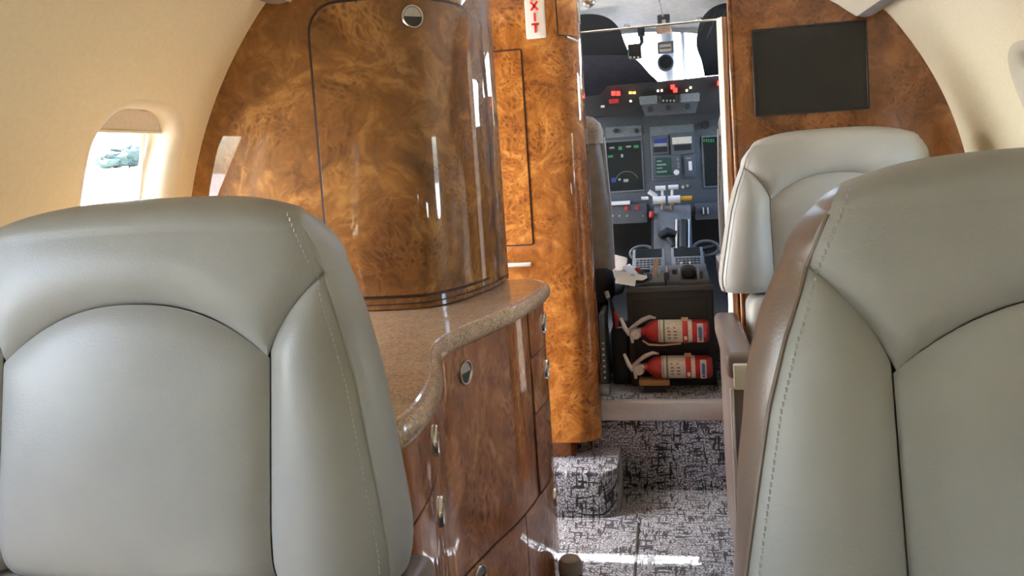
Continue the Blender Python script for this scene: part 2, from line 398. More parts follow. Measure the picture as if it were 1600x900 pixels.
WL = [1.262, .40, -.24, -.88, -1.52]; WRT = [1.625, .92, .28, -.36, -1.00]  # out-of-view windows are added closer together to let in more daylight
make_wall(-1, -2.0, 2.36, WL, 'wall_left', (1.880, 2.15))['label'] = 'curved cream left cabin wall with oval window'
make_wall(1, -2.0, 2.36, WRT, 'wall_right')['label'] = 'curved pale cream right cabin wall'
wn = 0
for side, lst in ((-1, WL), (1, WRT)):
    for wy in lst:
        wn += 1
        root = bpy.data.objects.new('window_%d' % wn, None); C.objects.link(root); struct(root)
        root['label'] = 'rounded cabin window in the left wall with blind pulled down a little' if side < 0 else ('rounded cabin window in the right wall with blind nearly up' if wy > 1.2 else 'unseen rounded cabin window in the right wall with blind lowered to cut its light')
        V = []; F = []; prof = [(.026, 0), (.020, .0015), (.011, .006), (.004, .014), (0, .022), (-.003, .032), (-.005, .042), (-.009, .046), (-.016, .047), (-.018, .056)]
        for g, dp in prof:
            for a, b in win_loop(g)[1]: V.append(shell_pt(side, WPH+b/RC, wy+a, dp))
        n = len(win_loop(0)[1])
        for l in range(len(prof)-1):
            for i in range(n): j = (i+1) % n; F.append((l*n+i, l*n+j, (l+1)*n+j, (l+1)*n+i))
        mk('window_frame', V, F, 'frame_white', root)
        lp = win_loop(-.016)[1]; V = [shell_pt(side, WPH+b/RC, wy+a, .050) for a, b in lp]
        mk('pane', V, [tuple(range(n))], 'glass', root, False)
        # pull-down blind, a little way down except unseen right ones, with a bottom rail
        top = WHH-.004; bot = WHH-(.042 if side < 0 else .05 if wy > 1.2 else .27); V = []; F = []  # unseen right blinds are lowered further to dim the left wall
        hw = WHW-.005
        for dp in (.030, .035):
            for i in range(6):
                b = bot+(top-bot)*i/5; e = max(0, b-(WHH-.075)); ins = .075-math.sqrt(max(0, .075**2-e*e))
                for k in range(5): V.append(shell_pt(side, WPH+b/RC, wy+(-1+k/2)*(hw-ins), dp))
        for l in range(2):
            for i in range(5):
                for k in range(4): a = l*30+i*5+k; F.append((a, a+1, a+6, a+5))
        for k in range(4): F.append((k, k+1, k+31, k+30))
        sh = mk('blind', V, F, 'shade_cloth', root)
        V, F = tube_vf([shell_pt(side, WPH+bot/RC, wy+(-1+k/2)*hw, .0325) for k in range(5)], .0045, 8)
        mk('blind_rail', V, F, 'frame_white', root)
        nrm = Vector((-side*math.cos(WPH), 0, -math.sin(WPH)))
        portal(shell_pt(side, WPH, wy, .06), nrm, 2*WHW+.02, 2*WHH+.02)
# ceiling: dropped centre panel, grey channels beside it
def ceil_prof():
    half = [(.602, 1.284), (.560, 1.318), (.46, 1.385), (.34, 1.44), (.18, 1.478), (0, 1.49)]
    left = [(.566, 1.314), (.528, 1.345), (.44, 1.398), (.33, 1.444), (.18, 1.478), (0, 1.49)]
    return [(-x, z) for x, z in left]+[(x, z) for x, z in reversed(half[:-1])]
cp = ceil_prof(); V = []; F = []
for y in (-2.0, 2.15):
    for x, z in cp: V.append((x, y, z))
for y in (-2.0, 2.15):
    for x, z in cp: V.append((x*1.0, y, z+.02))
n = len(cp)
for i in range(n-1): F.append((i, i+1, n+i+1, n+i)); F.append((2*n+i, 2*n+i+1, 3*n+i+1, 3*n+i)); F.append((n+i, n+i+1, 3*n+i+1, 3*n+i))
F.append((0, n, 3*n, 2*n)); F.append((n-1, 2*n-1, 4*n-1, 3*n-1))
struct(mk('ceiling', V, F, 'cream_panel'), 'cream ceiling panel over the aisle')
for i, s in enumerate((-1, 1)):
    V = []; F = []
    pr_ = [(.650, 1.292), (.640, 1.283), (.622, 1.280), (.606, 1.285), (.60, 1.31), (.66, 1.31)]
    if s < 0: pr_ = [(.622, 1.325), (.610, 1.316), (.590, 1.313), (.568, 1.316), (.562, 1.345), (.63, 1.345)]
    for y in (-2.0, 2.148 if s > 0 else 1.449):
        for x, z in pr_: V.append((s*x, y, z))
    for k in range(6): j = (k+1) % 6; F.append((k, j, 6+j, 6+k))
    F.append(tuple(range(6, 12)))
    struct(mk('trim_%d' % (i+1), V, F, 'channel'), 'grey service channel along the %s edge of the ceiling' % ('left' if s < 0 else 'right'))
# roof skin above so that no daylight leaks in
V = []; F = []; k = 0
for y in (-2.02, 2.36):
    for q in range(25):
        a = math.radians(35+110*q/24); V.append((.90*math.cos(a), y, ZC+.90*math.sin(a)))
for q in range(24): F.append((q, q+1, 25+q+1, 25+q))
struct(mk('roof', V, F, 'cream_panel'), 'curved fuselage roof above the ceiling panel')
# rear bulkhead behind the camera
V = [(0, -2.0, .6)]; F = []
for q in range(49): a = 2*PI*q/48; V.append((.90*math.cos(a), -2.0, ZC+.90*math.sin(a)))
for q in range(1, 49): F.append((0, q, q+1))
struct(mk('wall_back', V, F, 'cream_panel', None, False), 'cream rear cabin bulkhead')
# floor and the carpeted riser up to the cockpit
box_o = box('floor', -.80, .80, -2.0, 2.30, -.06, 0, 'carpet'); struct(box_o, 'grey and black woven carpet on the cabin floor')
V = [(-.80, 2.299, -.05), (.80, 2.299, -.05), (.80, 2.299, .207), (-.80, 2.299, .207), (-.80, 2.36, -.05), (.80, 2.36, -.05), (.80, 2.36, .207), (-.80, 2.36, .207)]
struct(mk('wall_riser', V, [(0, 1, 2, 3), (4, 5, 6, 7), (3, 2, 6, 7), (0, 1, 5, 4), (0, 3, 7, 4), (1, 2, 6, 5)], 'carpet', None, False), 'carpeted riser below the cockpit threshold')
fj = mk('floor_joint', *tube_vf([(.0, 2.08, -.001), (.0, 1.2, -.001)], .004, 6), 'rubber'); struct(fj, 'dark joint line in the carpet')
fj.name = 'trim_5'
struct(box('trim_3', -.80, .32, 2.292, 2.325, .207, .262, 'sill_metal', None, .004), 'brushed metal threshold at the cockpit doorway')
V = [(-.80, 2.31, .2605), (.80, 2.31, .2605), (.80, 3.3, .2605), (-.80, 3.3, .2605), (-.80, 2.31, .22), (.80, 2.31, .22), (.80, 3.3, .22), (-.80, 3.3, .22)]
struct(mk('floor_cockpit', V, [(0, 1, 2, 3), (4, 5, 6, 7), (0, 1, 5, 4), (2, 3, 7, 6)], 'carpet', None, False), 'dark carpet on the raised cockpit floor')
# front right wooden bulkhead, bounded by the hull circle
def arc_slab(name, xin, y0, y1, side, z0, z1, mat, nz=36):
    V = []; F = []
    zs = [z0+(z1-z0)*i/nz for i in range(nz+1)]
    for y in (y0, y1):
        for z in zs:
            xo = wallx(z, side)+.004; V += [(side*xin, y, z), (side*(xin+(xo-xin)*.5), y, z), (side*xo, y, z)]
    n = (nz+1)*3
    for l in range(2):
        for i in range(nz):
            for k in range(2): a = l*n+i*3+k; F.append((a, a+1, a+4, a+3))
    for i in range(nz):
        for k in (0, 2): a = i*3+k; F.append((a, a+3, a+3+n, a+n))
    return mk(name, V, F, mat)
struct(arc_slab('wall_front', .305, 2.15, 2.30, 1, 0, 1.43, 'burl_front'), 'glossy reddish burl wood bulkhead carrying the black screen')
jv = mk('jamb', *tube_vf([(.300, 2.158, .262), (.300, 2.158, 1.42)], .007, 10), 'burl_front'); jv.parent = bpy.data.objects['wall_front']; jv.name = 'edge_moulding'
# entry door opening on the left: added unseen panels leave a sun slit
ed = bpy.data.objects.new('door_1', None); C.objects.link(ed); struct(ed, 'open entry door in the left wall between galley and partition, with added sun-blocking panels')
V = []; F = []
ph0, ph1 = PH_BOT, math.asin((.32-ZC)/RC)
for dp in (.0, .05):
    for i in range(13):
        for y in (1.915, 2.15): V.append(shell_pt(-1, ph0+(ph1-ph0)*i/12, y, dp))
for l in range(2):
    for i in range(12): a = l*26+2*i; F.append((a, a+1, a+3, a+2))
for i in range(12):
    for k in (0, 1): a = 2*i+k; F.append((a, a+2, a+28, a+26))
F.append((24, 25, 51, 50))
mk('lower_sun_blocker', V, F, 'cream_panel', ed)  # added panel, cut low to pass daylight but stop the sun
V = []; F = []
for i in range(9):
    x = -.66-1.05*i/8; z = 1.42+.10*math.sin(i/8*PI*.6)
    for y in (1.915, 2.30): V += [(x, y, z), (x, y, z+.04)]
for i in range(8):
    a = 4*i; F += [(a, a+2, a+6, a+4), (a+1, a+3, a+7, a+5), (a, a+1, a+5, a+4), (a+2, a+3, a+7, a+6)]
F += [(0, 1, 3, 2), (32, 33, 35, 34)]
mk('upper_sun_blocker', V, F, 'cream_panel', ed)  # added canopy that keeps direct sun off the main opening
portal((-.84, 2.015, .80), (1, 0, 0), .28, 1.0)
# ------------------------------------------------------------------ left galley: tower, cabinet, countertop
CT = .713
tw = spline([(-.84, 1.45), (-.60, 1.45), (-.46, 1.450), (-.385, 1.457), (-.332, 1.478), (-.290, 1.556), (-.258, 1.680), (-.250, 1.80)], 10)
TP = Path(tw, 1)
tower = thing('galley_tower', 'tall glossy brown burl wood galley tower with rounded corner and big door', 'cabinet', (0, 0, 0))
def cz(x):              # underside of the ceiling panel
    for (a, b), (c_, d_) in zip(cp, cp[1:]):
        if a <= x <= c_: return b+(d_-b)*(x-a)/(c_-a)-.003
    return 1.50
V = []; F = []; nz = 40; z0, z1 = CT+.002, 1.475
# body: follows the plan on the right, the hull circle on the left
ss = [TP.len*i/60 for i in range(61)]
for i in range(nz+1):
    z = z0+(z1-z0)*i/nz; xl = -wallx(z)-.003 if z < 1.56 else -.5
    for s in ss:
        p = TP.P(s, z, 0); p.x = max(p.x, xl); p.z = min(p.z, cz(p.x)); V.append(p)
    xq = max(-.7, xl); V.append(Vector((xq, 1.80, min(z, cz(xq)))))
w = len(ss)+1
for i in range(nz):
    for k in range(w): a = i*w+k; b = i*w+(k+1) % w; F.append((a, b, b+w, a+w))
F.append(tuple(nz*w+k for k in range(w)))
mk('body', V, F, 'burl', tower)
def s_at_x(path, x): return path.L[min(range(len(path.p)), key=lambda i: abs(path.p[i].x-x) + (0 if path.p[i].y < 1.6 else 0))]
sL = s_at_x(TP, -.536); sR = TP.L[min(range(len(TP.p)), key=lambda i: abs(TP.p[i].y-1.66))]
dz0, dz1 = CT+.026, 1.306
td = path_panel('door', TP, sL+.003, sR-.003, dz0+.003, dz1-.003, .0045, .004, 'burl', tower, .055, 40, True)
lp = rrect(sL, sR, dz0, dz1, .058, 8)[:18]+[(sL, dz0), (sR, dz0)]
seam_band('door_gap', TP, densify(lp), .0055, .0012, 'seam', tower)
V = []; F = []
seam_band('base_line', TP, densify([(s_at_x(TP, -.70), CT+.012), (TP.len, CT+.012)], False), .003, .0012, 'seam', tower, False)
# flush round latch with a half recess
lx, lz = -.336, 1.268
Q, nn = TP.at(s_at_x(TP, lx)); c = Vector((Q.x+nn.x*.0046, Q.y+nn.y*.0046, lz))
def latch(parent, c, nrm, R0=.0225, name='latch', recess=True):
    nrm = Vector(nrm).normalized(); u = nrm.cross(Vector((0, 0, 1))).normalized(); w_ = u.cross(nrm).normalized()*1
    if w_.z < 0: w_ = -w_
    V = []; F = []; prof = [(1, -.002), (1.0, .002), (.95, .0042), (.86, .0042), (.80, .002), (.78, .0005)]
    sg = 32
    for r_, h in prof:
        for k in range(sg): a = 2*PI*k/sg; V.append(c+u*math.cos(a)*r_*R0+w_*math.sin(a)*r_*R0+nrm*h)
    for i in range(len(prof)-1):
        for k in range(sg): j = (k+1) % sg; F.append((i*sg+k, i*sg+j, (i+1)*sg+j, (i+1)*sg+k))
    o = mk(name, V, F, 'chrome', parent)
    V = []
    for k in range(17): a = PI*k/16-.10*0; V.append(c+u*math.cos(a)*.77*R0+w_*(math.sin(a)*.77*R0-.12*R0*0)+nrm*.002)
    base = len(V); F = [tuple(range(17))]
    up = mk('push_button' if name == 'latch' else 'button', V, F, 'brushed', parent if name != 'latch' else parent)
    V = [c+u*math.cos(PI+PI*k/16)*.77*R0+w_*math.sin(PI+PI*k/16)*.77*R0+nrm*.0009 for k in range(17)]
    dn = mk('finger_recess', V, [tuple(range(17))], 'dark_metal', parent)
    return o
latch(td, c, (nn.x, nn.y, 0))
# a second door line and panel edge on the tower's return
seam_band('return_gap', TP, densify([(sR+.055, CT+.02), (sR+.055, 1.47)], False), .0025, .0012, 'seam', tower, False)

# countertop: plan outline from the S-shaped aisle edge
edge = spline([(-.60, .792), (-.36, .790), (-.23, .787), (-.182, .793), (-.168, .825), (-.167, .887), (-.177, .967), (-.193, 1.035), (-.214, 1.100), (-.228, 1.160), (-.230, 1.225), (-.206, 1.330), (-.173, 1.443), (-.148, 1.582), (-.140, 1.672), (-.147, 1.742), (-.175, 1.785), (-.215, 1.799), (-.30, 1.80), (-.60, 1.80)], 8)
EP = Path(edge, 1)
V = []; F = []; ne = len(edge)
prof = [(-.030, -.030), (-.006, -.030), (-.001, -.024), (.0, -.016), (-.002, -.007), (-.007, -.001), (-.013, .0), (-.0155, -.0022), (-.018, 0.0), (-.030, 0.0)]
for i in range(ne):
    q, n_ = EP.at(EP.L[i])
    for o_, h in prof: p = q+n_*o_; V.append((p.x, p.y, CT+h))
m_ = len(prof)
for i in range(ne-1):
    for k in range(m_-1): a = i*m_+k; F.append((a, a+1, a+m_+1, a+m_))
top = [i*m_+m_-1 for i in range(ne)]; bot = [i*m_ for i in range(ne)]
b0 = len(V)
for i in range(ne): V.append((-.80, V[top[i]][1], CT)); 
for i in range(ne-1): F.append((top[i], top[i+1], b0+i+1, b0+i))
F = [f for f in F]
ct = mk('countertop', V, F, 'granite')
tag(ct, 'speckled brown stone countertop with S-curved bullnose edge on the galley cabinet', 'countertop')

cab = thing('galley_cabinet', 'low curved burl wood galley cabinet with drawers and doors along the aisle', 'cabinet')
face = [q+EP.at(EP.L[i])[1]*(-.020) for i, q in enumerate(EP.p)] if False else None
fp = []
for i in range(ne):
    q, n_ = EP.at(EP.L[i]); fp.append(q+n_*(-.020))
FP = Path(fp, 1)
V = []; F = []
for z in (0.0, CT-.031):
    for q in fp: V.append((q.x, q.y, z))
    V.append((-.60, 1.80, z)); V.append((-.60, .80, z))
w = ne+2
for k in range(w): j = (k+1) % w; F.append((k, j, w+j, w+k))
F.append(tuple(range(w)))
mk('body', V, F, 'burl_cabinet', cab)
def sY(Y):
    best = None
    for i in range(len(FP.p)):
        if FP.p[i].x > -.30 and (best is None or abs(FP.p[i].y-Y) < abs(FP.p[best].y-Y)): best = i
    return FP.L[best]
def front(name, ya, yb, za, zb, knob=None, r=.004):
    sa, sb = sY(ya), sY(yb)
    p = path_panel(name, FP, sa+.0015, sb-.0015, za+.0015, zb-.0015, .004, .0035, 'burl_cabinet', cab, r)
    seam_band('gap', FP, densify(rrect(sa, sb, za, zb, .003, 2)), .0035, .0006, 'seam', cab)
    if knob:
        s = sY(knob[0]); q, n_ = FP.at(s); c = FP.P(s, knob[1], .0042); latch(p, c, (n_.x, n_.y, 0), .0215, 'knob_ring')
    return p
front('drawer', .80, 1.055, .582, .680, (1.0, .624))
front('drawer', .80, 1.055, .300, .580, (1.0, .526))
front('drawer', .80, 1.055, .05, .298, (1.0, .25))
front('door', 1.075, 1.555, .300, .680, (1.29, .634))
front('drawer', 1.575, 1.745, .585, .680, (1.685, .632))
front('drawer', 1.575, 1.745, .468, .583, (1.685, .532))
front('door', 1.575, 1.745, .300, .466)
front('door', 1.075, 1.475, .05, .298, (1.30, .272))
front('door', 1.477, 1.745, .05, .298, (1.69, .242))
# ribbed fitting on the carpet beside the cabinet
ff = thing('floor_fitting', 'dark ribbed cylinder fitting with grey cap on the carpet beside galley cabinet', 'fitting')
fc = Vector((-.126, 1.65, 0))
pr0 = [(.0, .0), (.024, 0)]
for k in range(5): pr0 += [(.022, .004+k*.018), (.0245, .008+k*.018), (.0245, .016+k*.018), (.022, .019+k*.018)]
lathe('ribbed_body', pr0+[(.0, .094)], fc, 'dark_metal', ff)
lathe('cap', [(.026, .094), (.026, .114), (.021, .123), (0, .125)], fc, 'channel', ff)
# ------------------------------------------------------------------ partition beside the cockpit doorway, with EXIT sign
part = thing('partition_column', 'glossy burl wood partition, coloured brighter orange as if lit, with rounded corner left of the cockpit doorway', 'partition')
pl = [(-.84, 2.20), (-.5, 2.20), (-.36, 2.20), (-.25, 2.20), (-.165, 2.20)]
for k in range(1, 9): a = PI/2*k/8; pl.append((-.165+.065*math.sin(a), 2.265-.065*math.cos(a)))
pl.append((-.10, 2.31)); pl.append((-.10, 2.34))
PP = Path(pl, 1)
def prism(name, plan, z0, z1, mat, parent=None, back=None):
    P_ = [Vector(q) for q in plan]+([Vector(b) for b in back] if back else []); n = len(P_); V = []; F = []
    nz = 10
    for i in range(nz+1):
        for q in P_: V.append((q.x, q.y, z0+(z1-z0)*i/nz))
    for i in range(nz):
        for k in range(n): j = (k+1) % n; F.append((i*n+k, i*n+j, (i+1)*n+j, (i+1)*n+k))
    F.append(tuple(range(n))); F.append(tuple(nz*n+k for k in range(n)))
    return mk(name, V, F, mat, parent)
prism('body', [(max(x, -.72), y) for x, y in pl], .176, 1.50, 'burl_partition_lit', part, [(-.72, 2.34)])
prism('plinth', [(-.72, 2.225), (-.215, 2.225), (-.19, 2.235), (-.18, 2.26), (-.18, 2.33), (-.72, 2.33)], .126, .176, 'burl_partition_lit', part)
def sx(x): return min(((abs(p.x-x)+abs(p.y-2.2)*0), l) for p, l in zip([PP.P(PP.len*i/400, 0) for i in range(401)], [PP.len*i/400 for i in range(401)]))[1]
path_panel('panel_door', PP, sx(-.50)+.002, sx(-.255)-.002, .748, 1.286, .003, .003, 'burl_partition_lit', part, .006)
seam_band('panel_gap', PP, densify(rrect(sx(-.50), sx(-.255), .746, 1.288, .006, 2)), .004, .0012, 'seam', part)
seam_band('upper_gap', PP, densify([(sx(-.152), 1.46), (sx(-.150), 1.316), (sx(-.104), 1.312)], False), .0035, .0012, 'seam', part, False)
box('grab_ledge', -.45, -.264, 2.183, 2.20, .687, .697, 'white_plastic', part, .003)
bl = at(905, 62, 2.26)
tube('hinge_pin', [(-.128, 2.206, 1.310), (-.10, 2.232, 1.298)], .004, 'chrome', part)
box('hinge_leaf', -.1005, -.0965, 2.26, 2.30, 1.36, 1.41, 'chrome', part, .001)
sg = thing('exit_sign', 'white vertical sign with red letters EXIT on the orange partition', 'sign')
box('plate', -.236, -.182, 2.188, 2.1995, 1.312, 1.452, 'sign_white', sg, .004, 3)
def stroke(bm, x0, z0, x1, z1, w, y):
    d = Vector((x1-x0, 0, z1-z0)); L_ = d.length; b = box_bm(-L_/2, L_/2, -.0008, .0008, -w/2, w/2)
    ang = math.atan2(z1-z0, x1-x0); mt = Matrix.Translation(((x0+x1)/2, y, (z0+z1)/2)) @ Matrix.Rotation(-ang, 4, 'Y')
    b.transform(mt); me = bpy.data.meshes.new('t'); b.to_mesh(me); b.free(); bm.from_mesh(me); bpy.data.meshes.remove(me)
glyph = {'E': [(-1, -1, -1, 1), (-1, 1, 1, 1), (-1, 0, .7, 0), (-1, -1, 1, -1)], 'X': [(-1, -1, 1, 1), (-1, 1, 1, -1)], 'I': [(0, -1, 0, 1)], 'T': [(0, -1, 0, 1), (-1.1, 1, 1.1, 1)]}
for ch, zc in zip('EXIT', (1.428, 1.3985, 1.3685, 1.338)):
    bm = bmesh.new(); hw, hh = .0095, .0115
    for (a, b_, c_, d_) in glyph[ch]: stroke(bm, -.209+a*hw, zc+b_*hh, -.209+c_*hw, zc+d_*hh, .0058, 2.1872)
    frombm('letter_'+ch.lower(), bm, 'sign_red', sg, False)
# carpeted step up to the entry
V = []; F = []; plan = [(-.55, 2.105), (-.11, 2.105)]
for k in range(1, 9): a = PI/2*k/8; plan.append((-.11+.06*math.sin(a), 2.165-.06*math.cos(a)))
plan += [(-.05, 2.297), (-.55, 2.297)]
n = len(plan); lay = [(0, 0), (.115, 0), (.123, .004), (.126, .012)]
for z, ins in lay:
    for (x, y) in plan: V.append((x-(ins if x > -.2 else 0), y+(ins if y < 2.2 else 0), z))
for l in range(3):
    for k in range(n): j = (k+1) % n; F.append((l*n+k, l*n+j, (l+1)*n+j, (l+1)*n+k))
F.append(tuple(3*n+k for k in range(n)))
tag(mk('entry_step', V, F, 'carpet'), 'carpeted round-cornered step below the orange partition', 'step')
# ------------------------------------------------------------------ screen on the front bulkhead
tv = thing('wall_screen', 'black switched-off flat screen on the reddish burl bulkhead', 'screen', (0, 0, 0))
bm = bmesh.new()
for a in ((.350, .3545, 1.0545, 1.2745), (.6205, .625, 1.0545, 1.2745), (.3545, .6205, 1.0545, 1.059), (.3545, .6205, 1.270, 1.2745)): box_bm(a[0], a[1], 2.140, 2.152, a[2], a[3], .0008, 1, bm)
frombm('bezel', bm, 'screen_frame', tv)
box('display', .354, .621, 2.144, 2.151, 1.0585, 1.2705, 'screen_off', tv, .0008, 1)
# ------------------------------------------------------------------ cabin seats
KT = .18
def yb(z): return KT*(z-.8)
ST = [(.600, .262), (.620, .268), (.640, .268), (.675, .262), (.736, .250), (.79, .239), (.84, .224), (.893, .203), (.93, .188), (.958, .176)]
def st(z):
    if z <= ST[0][0]: return ST[0][1]
    for (a, b), (c_, d_) in zip(ST, ST[1:]):
        if z <= c_: return b+(d_-b)*(z-a)/(c_-a)
    return ST[-1][1]
def zarch(x): return .869-.056*(abs(x)/.15)**2.3
def zlow(x):
    x = abs(x)
    if x <= .15: return zarch(x)
    t = min(1, (x-.15)/.053); return .813+.0795*t**.62
ZB = .603
seams = [[Vector((x, zarch(x))) for x in [(-.15+.3*i/40) for i in range(41)]]]
for s in (-1, 1):
    seams.append([Vector((s*.151, ZB+(.813-ZB)*i/20)) for i in range(21)])
    seams.append([Vector((s*(.15+.053*(i/20)), zlow(.15+.053*i/20))) for i in range(21)])
def segd(p, poly):
    best = 9
    for a, b in zip(poly, poly[1:]):
        ab = b-a; t = max(0, min(1, (p-a).dot(ab)/max(1e-9, ab.length_squared))); best = min(best, (p-a-ab*t).length)
    return best
def front_y(x, z, extra=0, edge=True):
    p = Vector((x, z)); d = min(segd(p, q) for q in seams)
    y = yb(z)-.0135*(1-math.exp(-(d/.016)**1.0))
    if edge:
        de = max(0, st(z)-abs(x)); y += .012*math.exp(-de/.016)
        y += .016*math.exp(-max(0, z-ZB)/.016)
    return y-extra
def grid_faces(nu, nv, F, base=0):
    for j in range(nv):
        for i in range(nu): a = base+j*(nu+1)+i; F.append((a, a+1, a+nu+2, a+nu+1))
def spaced(n): return [.5-.5*math.cos(PI*(.5*(k/n)+.5*(k/n))) if False else k/n for k in range(n+1)]
def eased(n):           # denser towards both ends, where the seams lie
    return [(lambda t: .55*t+.45*(t*t*(3-2*t)))(k/n) for k in range(n+1)]
def make_seat_meshes():
    D = {}
    # centre panel
    V = []; F = []; nu, nv = 36, 34
    for v in eased(nv):
        for u in eased(nu):
            x = -.15+.30*u; z = ZB+(zarch(x)-ZB)*v
            V.append((x, front_y(x, z, .010*math.sin(PI*u)*(.4+.6*math.sin(PI*min(1, v+.15)))), z))
    grid_faces(nu, nv, F); D['centre_panel'] = (V, F, 'leather')
    # bolsters: blade shapes that run up to a point on the stitch line
    for s, key in ((-1, 'bolster_a'), (1, 'bolster_b')):
        V = []; F = []; nu, nv = 18, 40
        zt = .8925
        for v in [k/nv for k in range(nv+1)]:
            z_ = ZB+(zt-ZB)*v
            # inner boundary: vertical seam, then up the curved seam
            if z_ <= .813: xi = .151
            else:
                t = ((z_-.813)/.0795)**(1/.62); xi = .15+.053*t
            xo = max(xi, st(z_))
            for u in eased(nu):
                x = xi+(xo-xi)*u; wdt = (xo-xi)/.11
                V.append((s*x, front_y(x, z_, .018*math.sin(PI*u)**.8*min(1, wdt)), z_))
        grid_faces(nu, nv, F); D[key] = (V, F, 'leather')
    # top panel, rolling back over the crest
    V = []; F = []; nu, nv = 44, 30
    for j in range(nv+1):
        for i in range(nu+1):
            u = -1+2*i/nu; xl = u*.203
            vf = min(1, j/20); zl = zlow(xl)
            xt = u*.176; zt = .9425-.006*(u*u)
            z = zl+(zt-zl)*vf
            x = xl+(xt-xl)*vf**1.2 if abs(u) < 1 else math.copysign(st(z), u)
            x = u*min(abs(st(z)), .203) if vf < 1 else u*st(.9425)
            x = xl*(1-vf)+ (u*st(z))*vf
            y = front_y(x, z, .006*math.sin(PI*vf)*(1-u**4))
            if j > 20:
                a = (j-20)/10*PI/2; r_ = .030; y += r_*(1-math.cos(a)); z += r_*math.sin(a)*(1-.15*abs(u)**6); 
                y += (.03)*((j-20)/10)**2; x *= 1-.15*((j-20)/10)**1.5; z -= .008*abs(u)**5*((j-20)/10)
            V.append((x, y, z))
    grid_faces(nu, nv, F); D['top_panel'] = (V, F, 'leather')
    # side boxing and rear shell share their rows, so that the back closes over the crest
    top = D['top_panel'][0]; NU = nu+1
    edge = [Vector(top[j*NU+nu]) for j in range(nv+1)]           # right-hand edge of the top panel
    rows = [(Vector((st(z), front_y(st(z), z)+.0005, z)), 0) for z in [ZB+(.8925-ZB)*k/24 for k in range(24)]]+[(edge[j], max(0, (j-20)/10)) for j in range(nv+1)]
    def wideA(z):
        T = [(.60, .0), (.66, .0), (.72, .008), (.76, .010), (.80, .014), (.85, .015), (.90, .011), (.95, .004), (1, 0)]
        for (a, b), (c_, d_) in zip(T, T[1:]):
            if a <= z <= c_: return b+(d_-b)*(z-a)/(c_-a)
        return 0
    def rear(S_, t, wide):
        z = S_.z; pull = .010*max(0, min(1, (z-.87)/.07))**1.5
        E_ = Vector((S_.x+((wideA(z)*.8-.003) if wide else -.012)-pull*(.8 if wide else 1), yb(z)+.094, z-.006*max(0, (z-.9)/.06)))
        return E_.lerp(S_, t*t*(3-2*t))
    for s, key, wide in ((-1, 'side_a', 0), (1, 'side_b', 0), (-1, 'wide_a', 1), (1, 'wide_b', 1)):
        V = []; F = []; nw = 10
        for S_, t in rows:
            E_ = rear(S_, t, wide); amp = (.012 if not wide else .004+.3*wideA(S_.z))*min(1, (1.0-S_.z)/.10+.1)*(1-t)
            for k in range(nw+1):
                w_ = k/nw; p = S_.lerp(E_, w_); V.append((s*(p.x+amp*math.sin(PI*w_)**.7), p.y+.006*math.sin(PI*min(1, w_*2.5))*0, p.z))
        grid_faces(nw, len(rows)-1, F); D[key] = (V, F, 'leather_side')
    V = []; F = []
    zl = [Vector(top[nv*NU+i]) for i in range(NU)]
    for S_, t in rows:
        E_ = rear(S_, t, 0)
        for i in range(NU):
            u = -1+2*i/nu; V.append((u*E_.x, E_.y+.014*(1-u*u)*(1-t)+(zl[i].y-zl[-1].y)*t, E_.z+(zl[i].z-zl[-1].z)*max(t, min(1, max(0, (E_.z-.88)/.08)))))
    grid_faces(nu, len(rows)-1, F); D['rear_shell'] = (V, F, 'leather')
    # bottom closing
    # stitching: little raised stitches on both sides of the piping
    for s, key in ((-1, 'stitching_a'), (1, 'stitching_b')):
        bmS = bmesh.new(); z = ZB+.02
        while z < .955:
            for dx in (.007,):
                x = st(z)-dx; xi = .151 if z <= .813 else .15+.053*min(1, ((z-.813)/.0795)**(1/.62)); ww = max(1e-4, st(z)-xi); uu = min(1, max(0, (x-xi)/ww)); ex = .018*math.sin(PI*uu)**.8*min(1, ww/.11) if z < .885 else .001; p = Vector((s*x, front_y(x, z, ex)-.0002, z)); b = box_bm(-.0007, .0007, -.0007, .0007, -.0018, .0018); b.transform(Matrix.Translation(p)); me = bpy.data.meshes.new('t'); b.to_mesh(me); b.free(); bmS.from_mesh(me); bpy.data.meshes.remove(me)
            z += .0052
        me = bpy.data.meshes.new('stitching'); bmS.to_mesh(me); bmS.free(); D[key] = me
    for s, key in ((-1, 'piping_a'), (1, 'piping_b')):
        V = []; F = []
        pts = [(s*(st(z)+.0008), front_y(st(z), z)-.0004, z) for z in [ZB+(.932-ZB)*k/40 for k in range(41)]]
        V, F = tube_vf(pts, .0018, 6); D[key] = (V, F, 'leather_side')
    return D
def pillow(x0, x1, y0, y1, z0, z1, r): return box_bm(x0, x1, y0, y1, z0, z1, r, 5)
meshes = {}
def part_from(key, name, D, root, dz=0, side_mat=None, main='leather'):
    ck = (key, side_mat if key in ('side_a', 'side_b', 'wide_a', 'wide_b', 'piping_a', 'piping_b') else main)
    if ck not in meshes:
        d = D[key]
        if isinstance(d, tuple): o = mk(name, d[0], d[1], (side_mat if d[2] == 'leather_side' else main), root)
        else: o = mo(name, d.copy(), 'thread', root)
        meshes[ck] = o.data
    else:
        o = bpy.data.objects.new(name, meshes[ck]); C.objects.link(o); o.parent = root
    o.location = (0, 0, dz); return o
DS = make_seat_meshes()
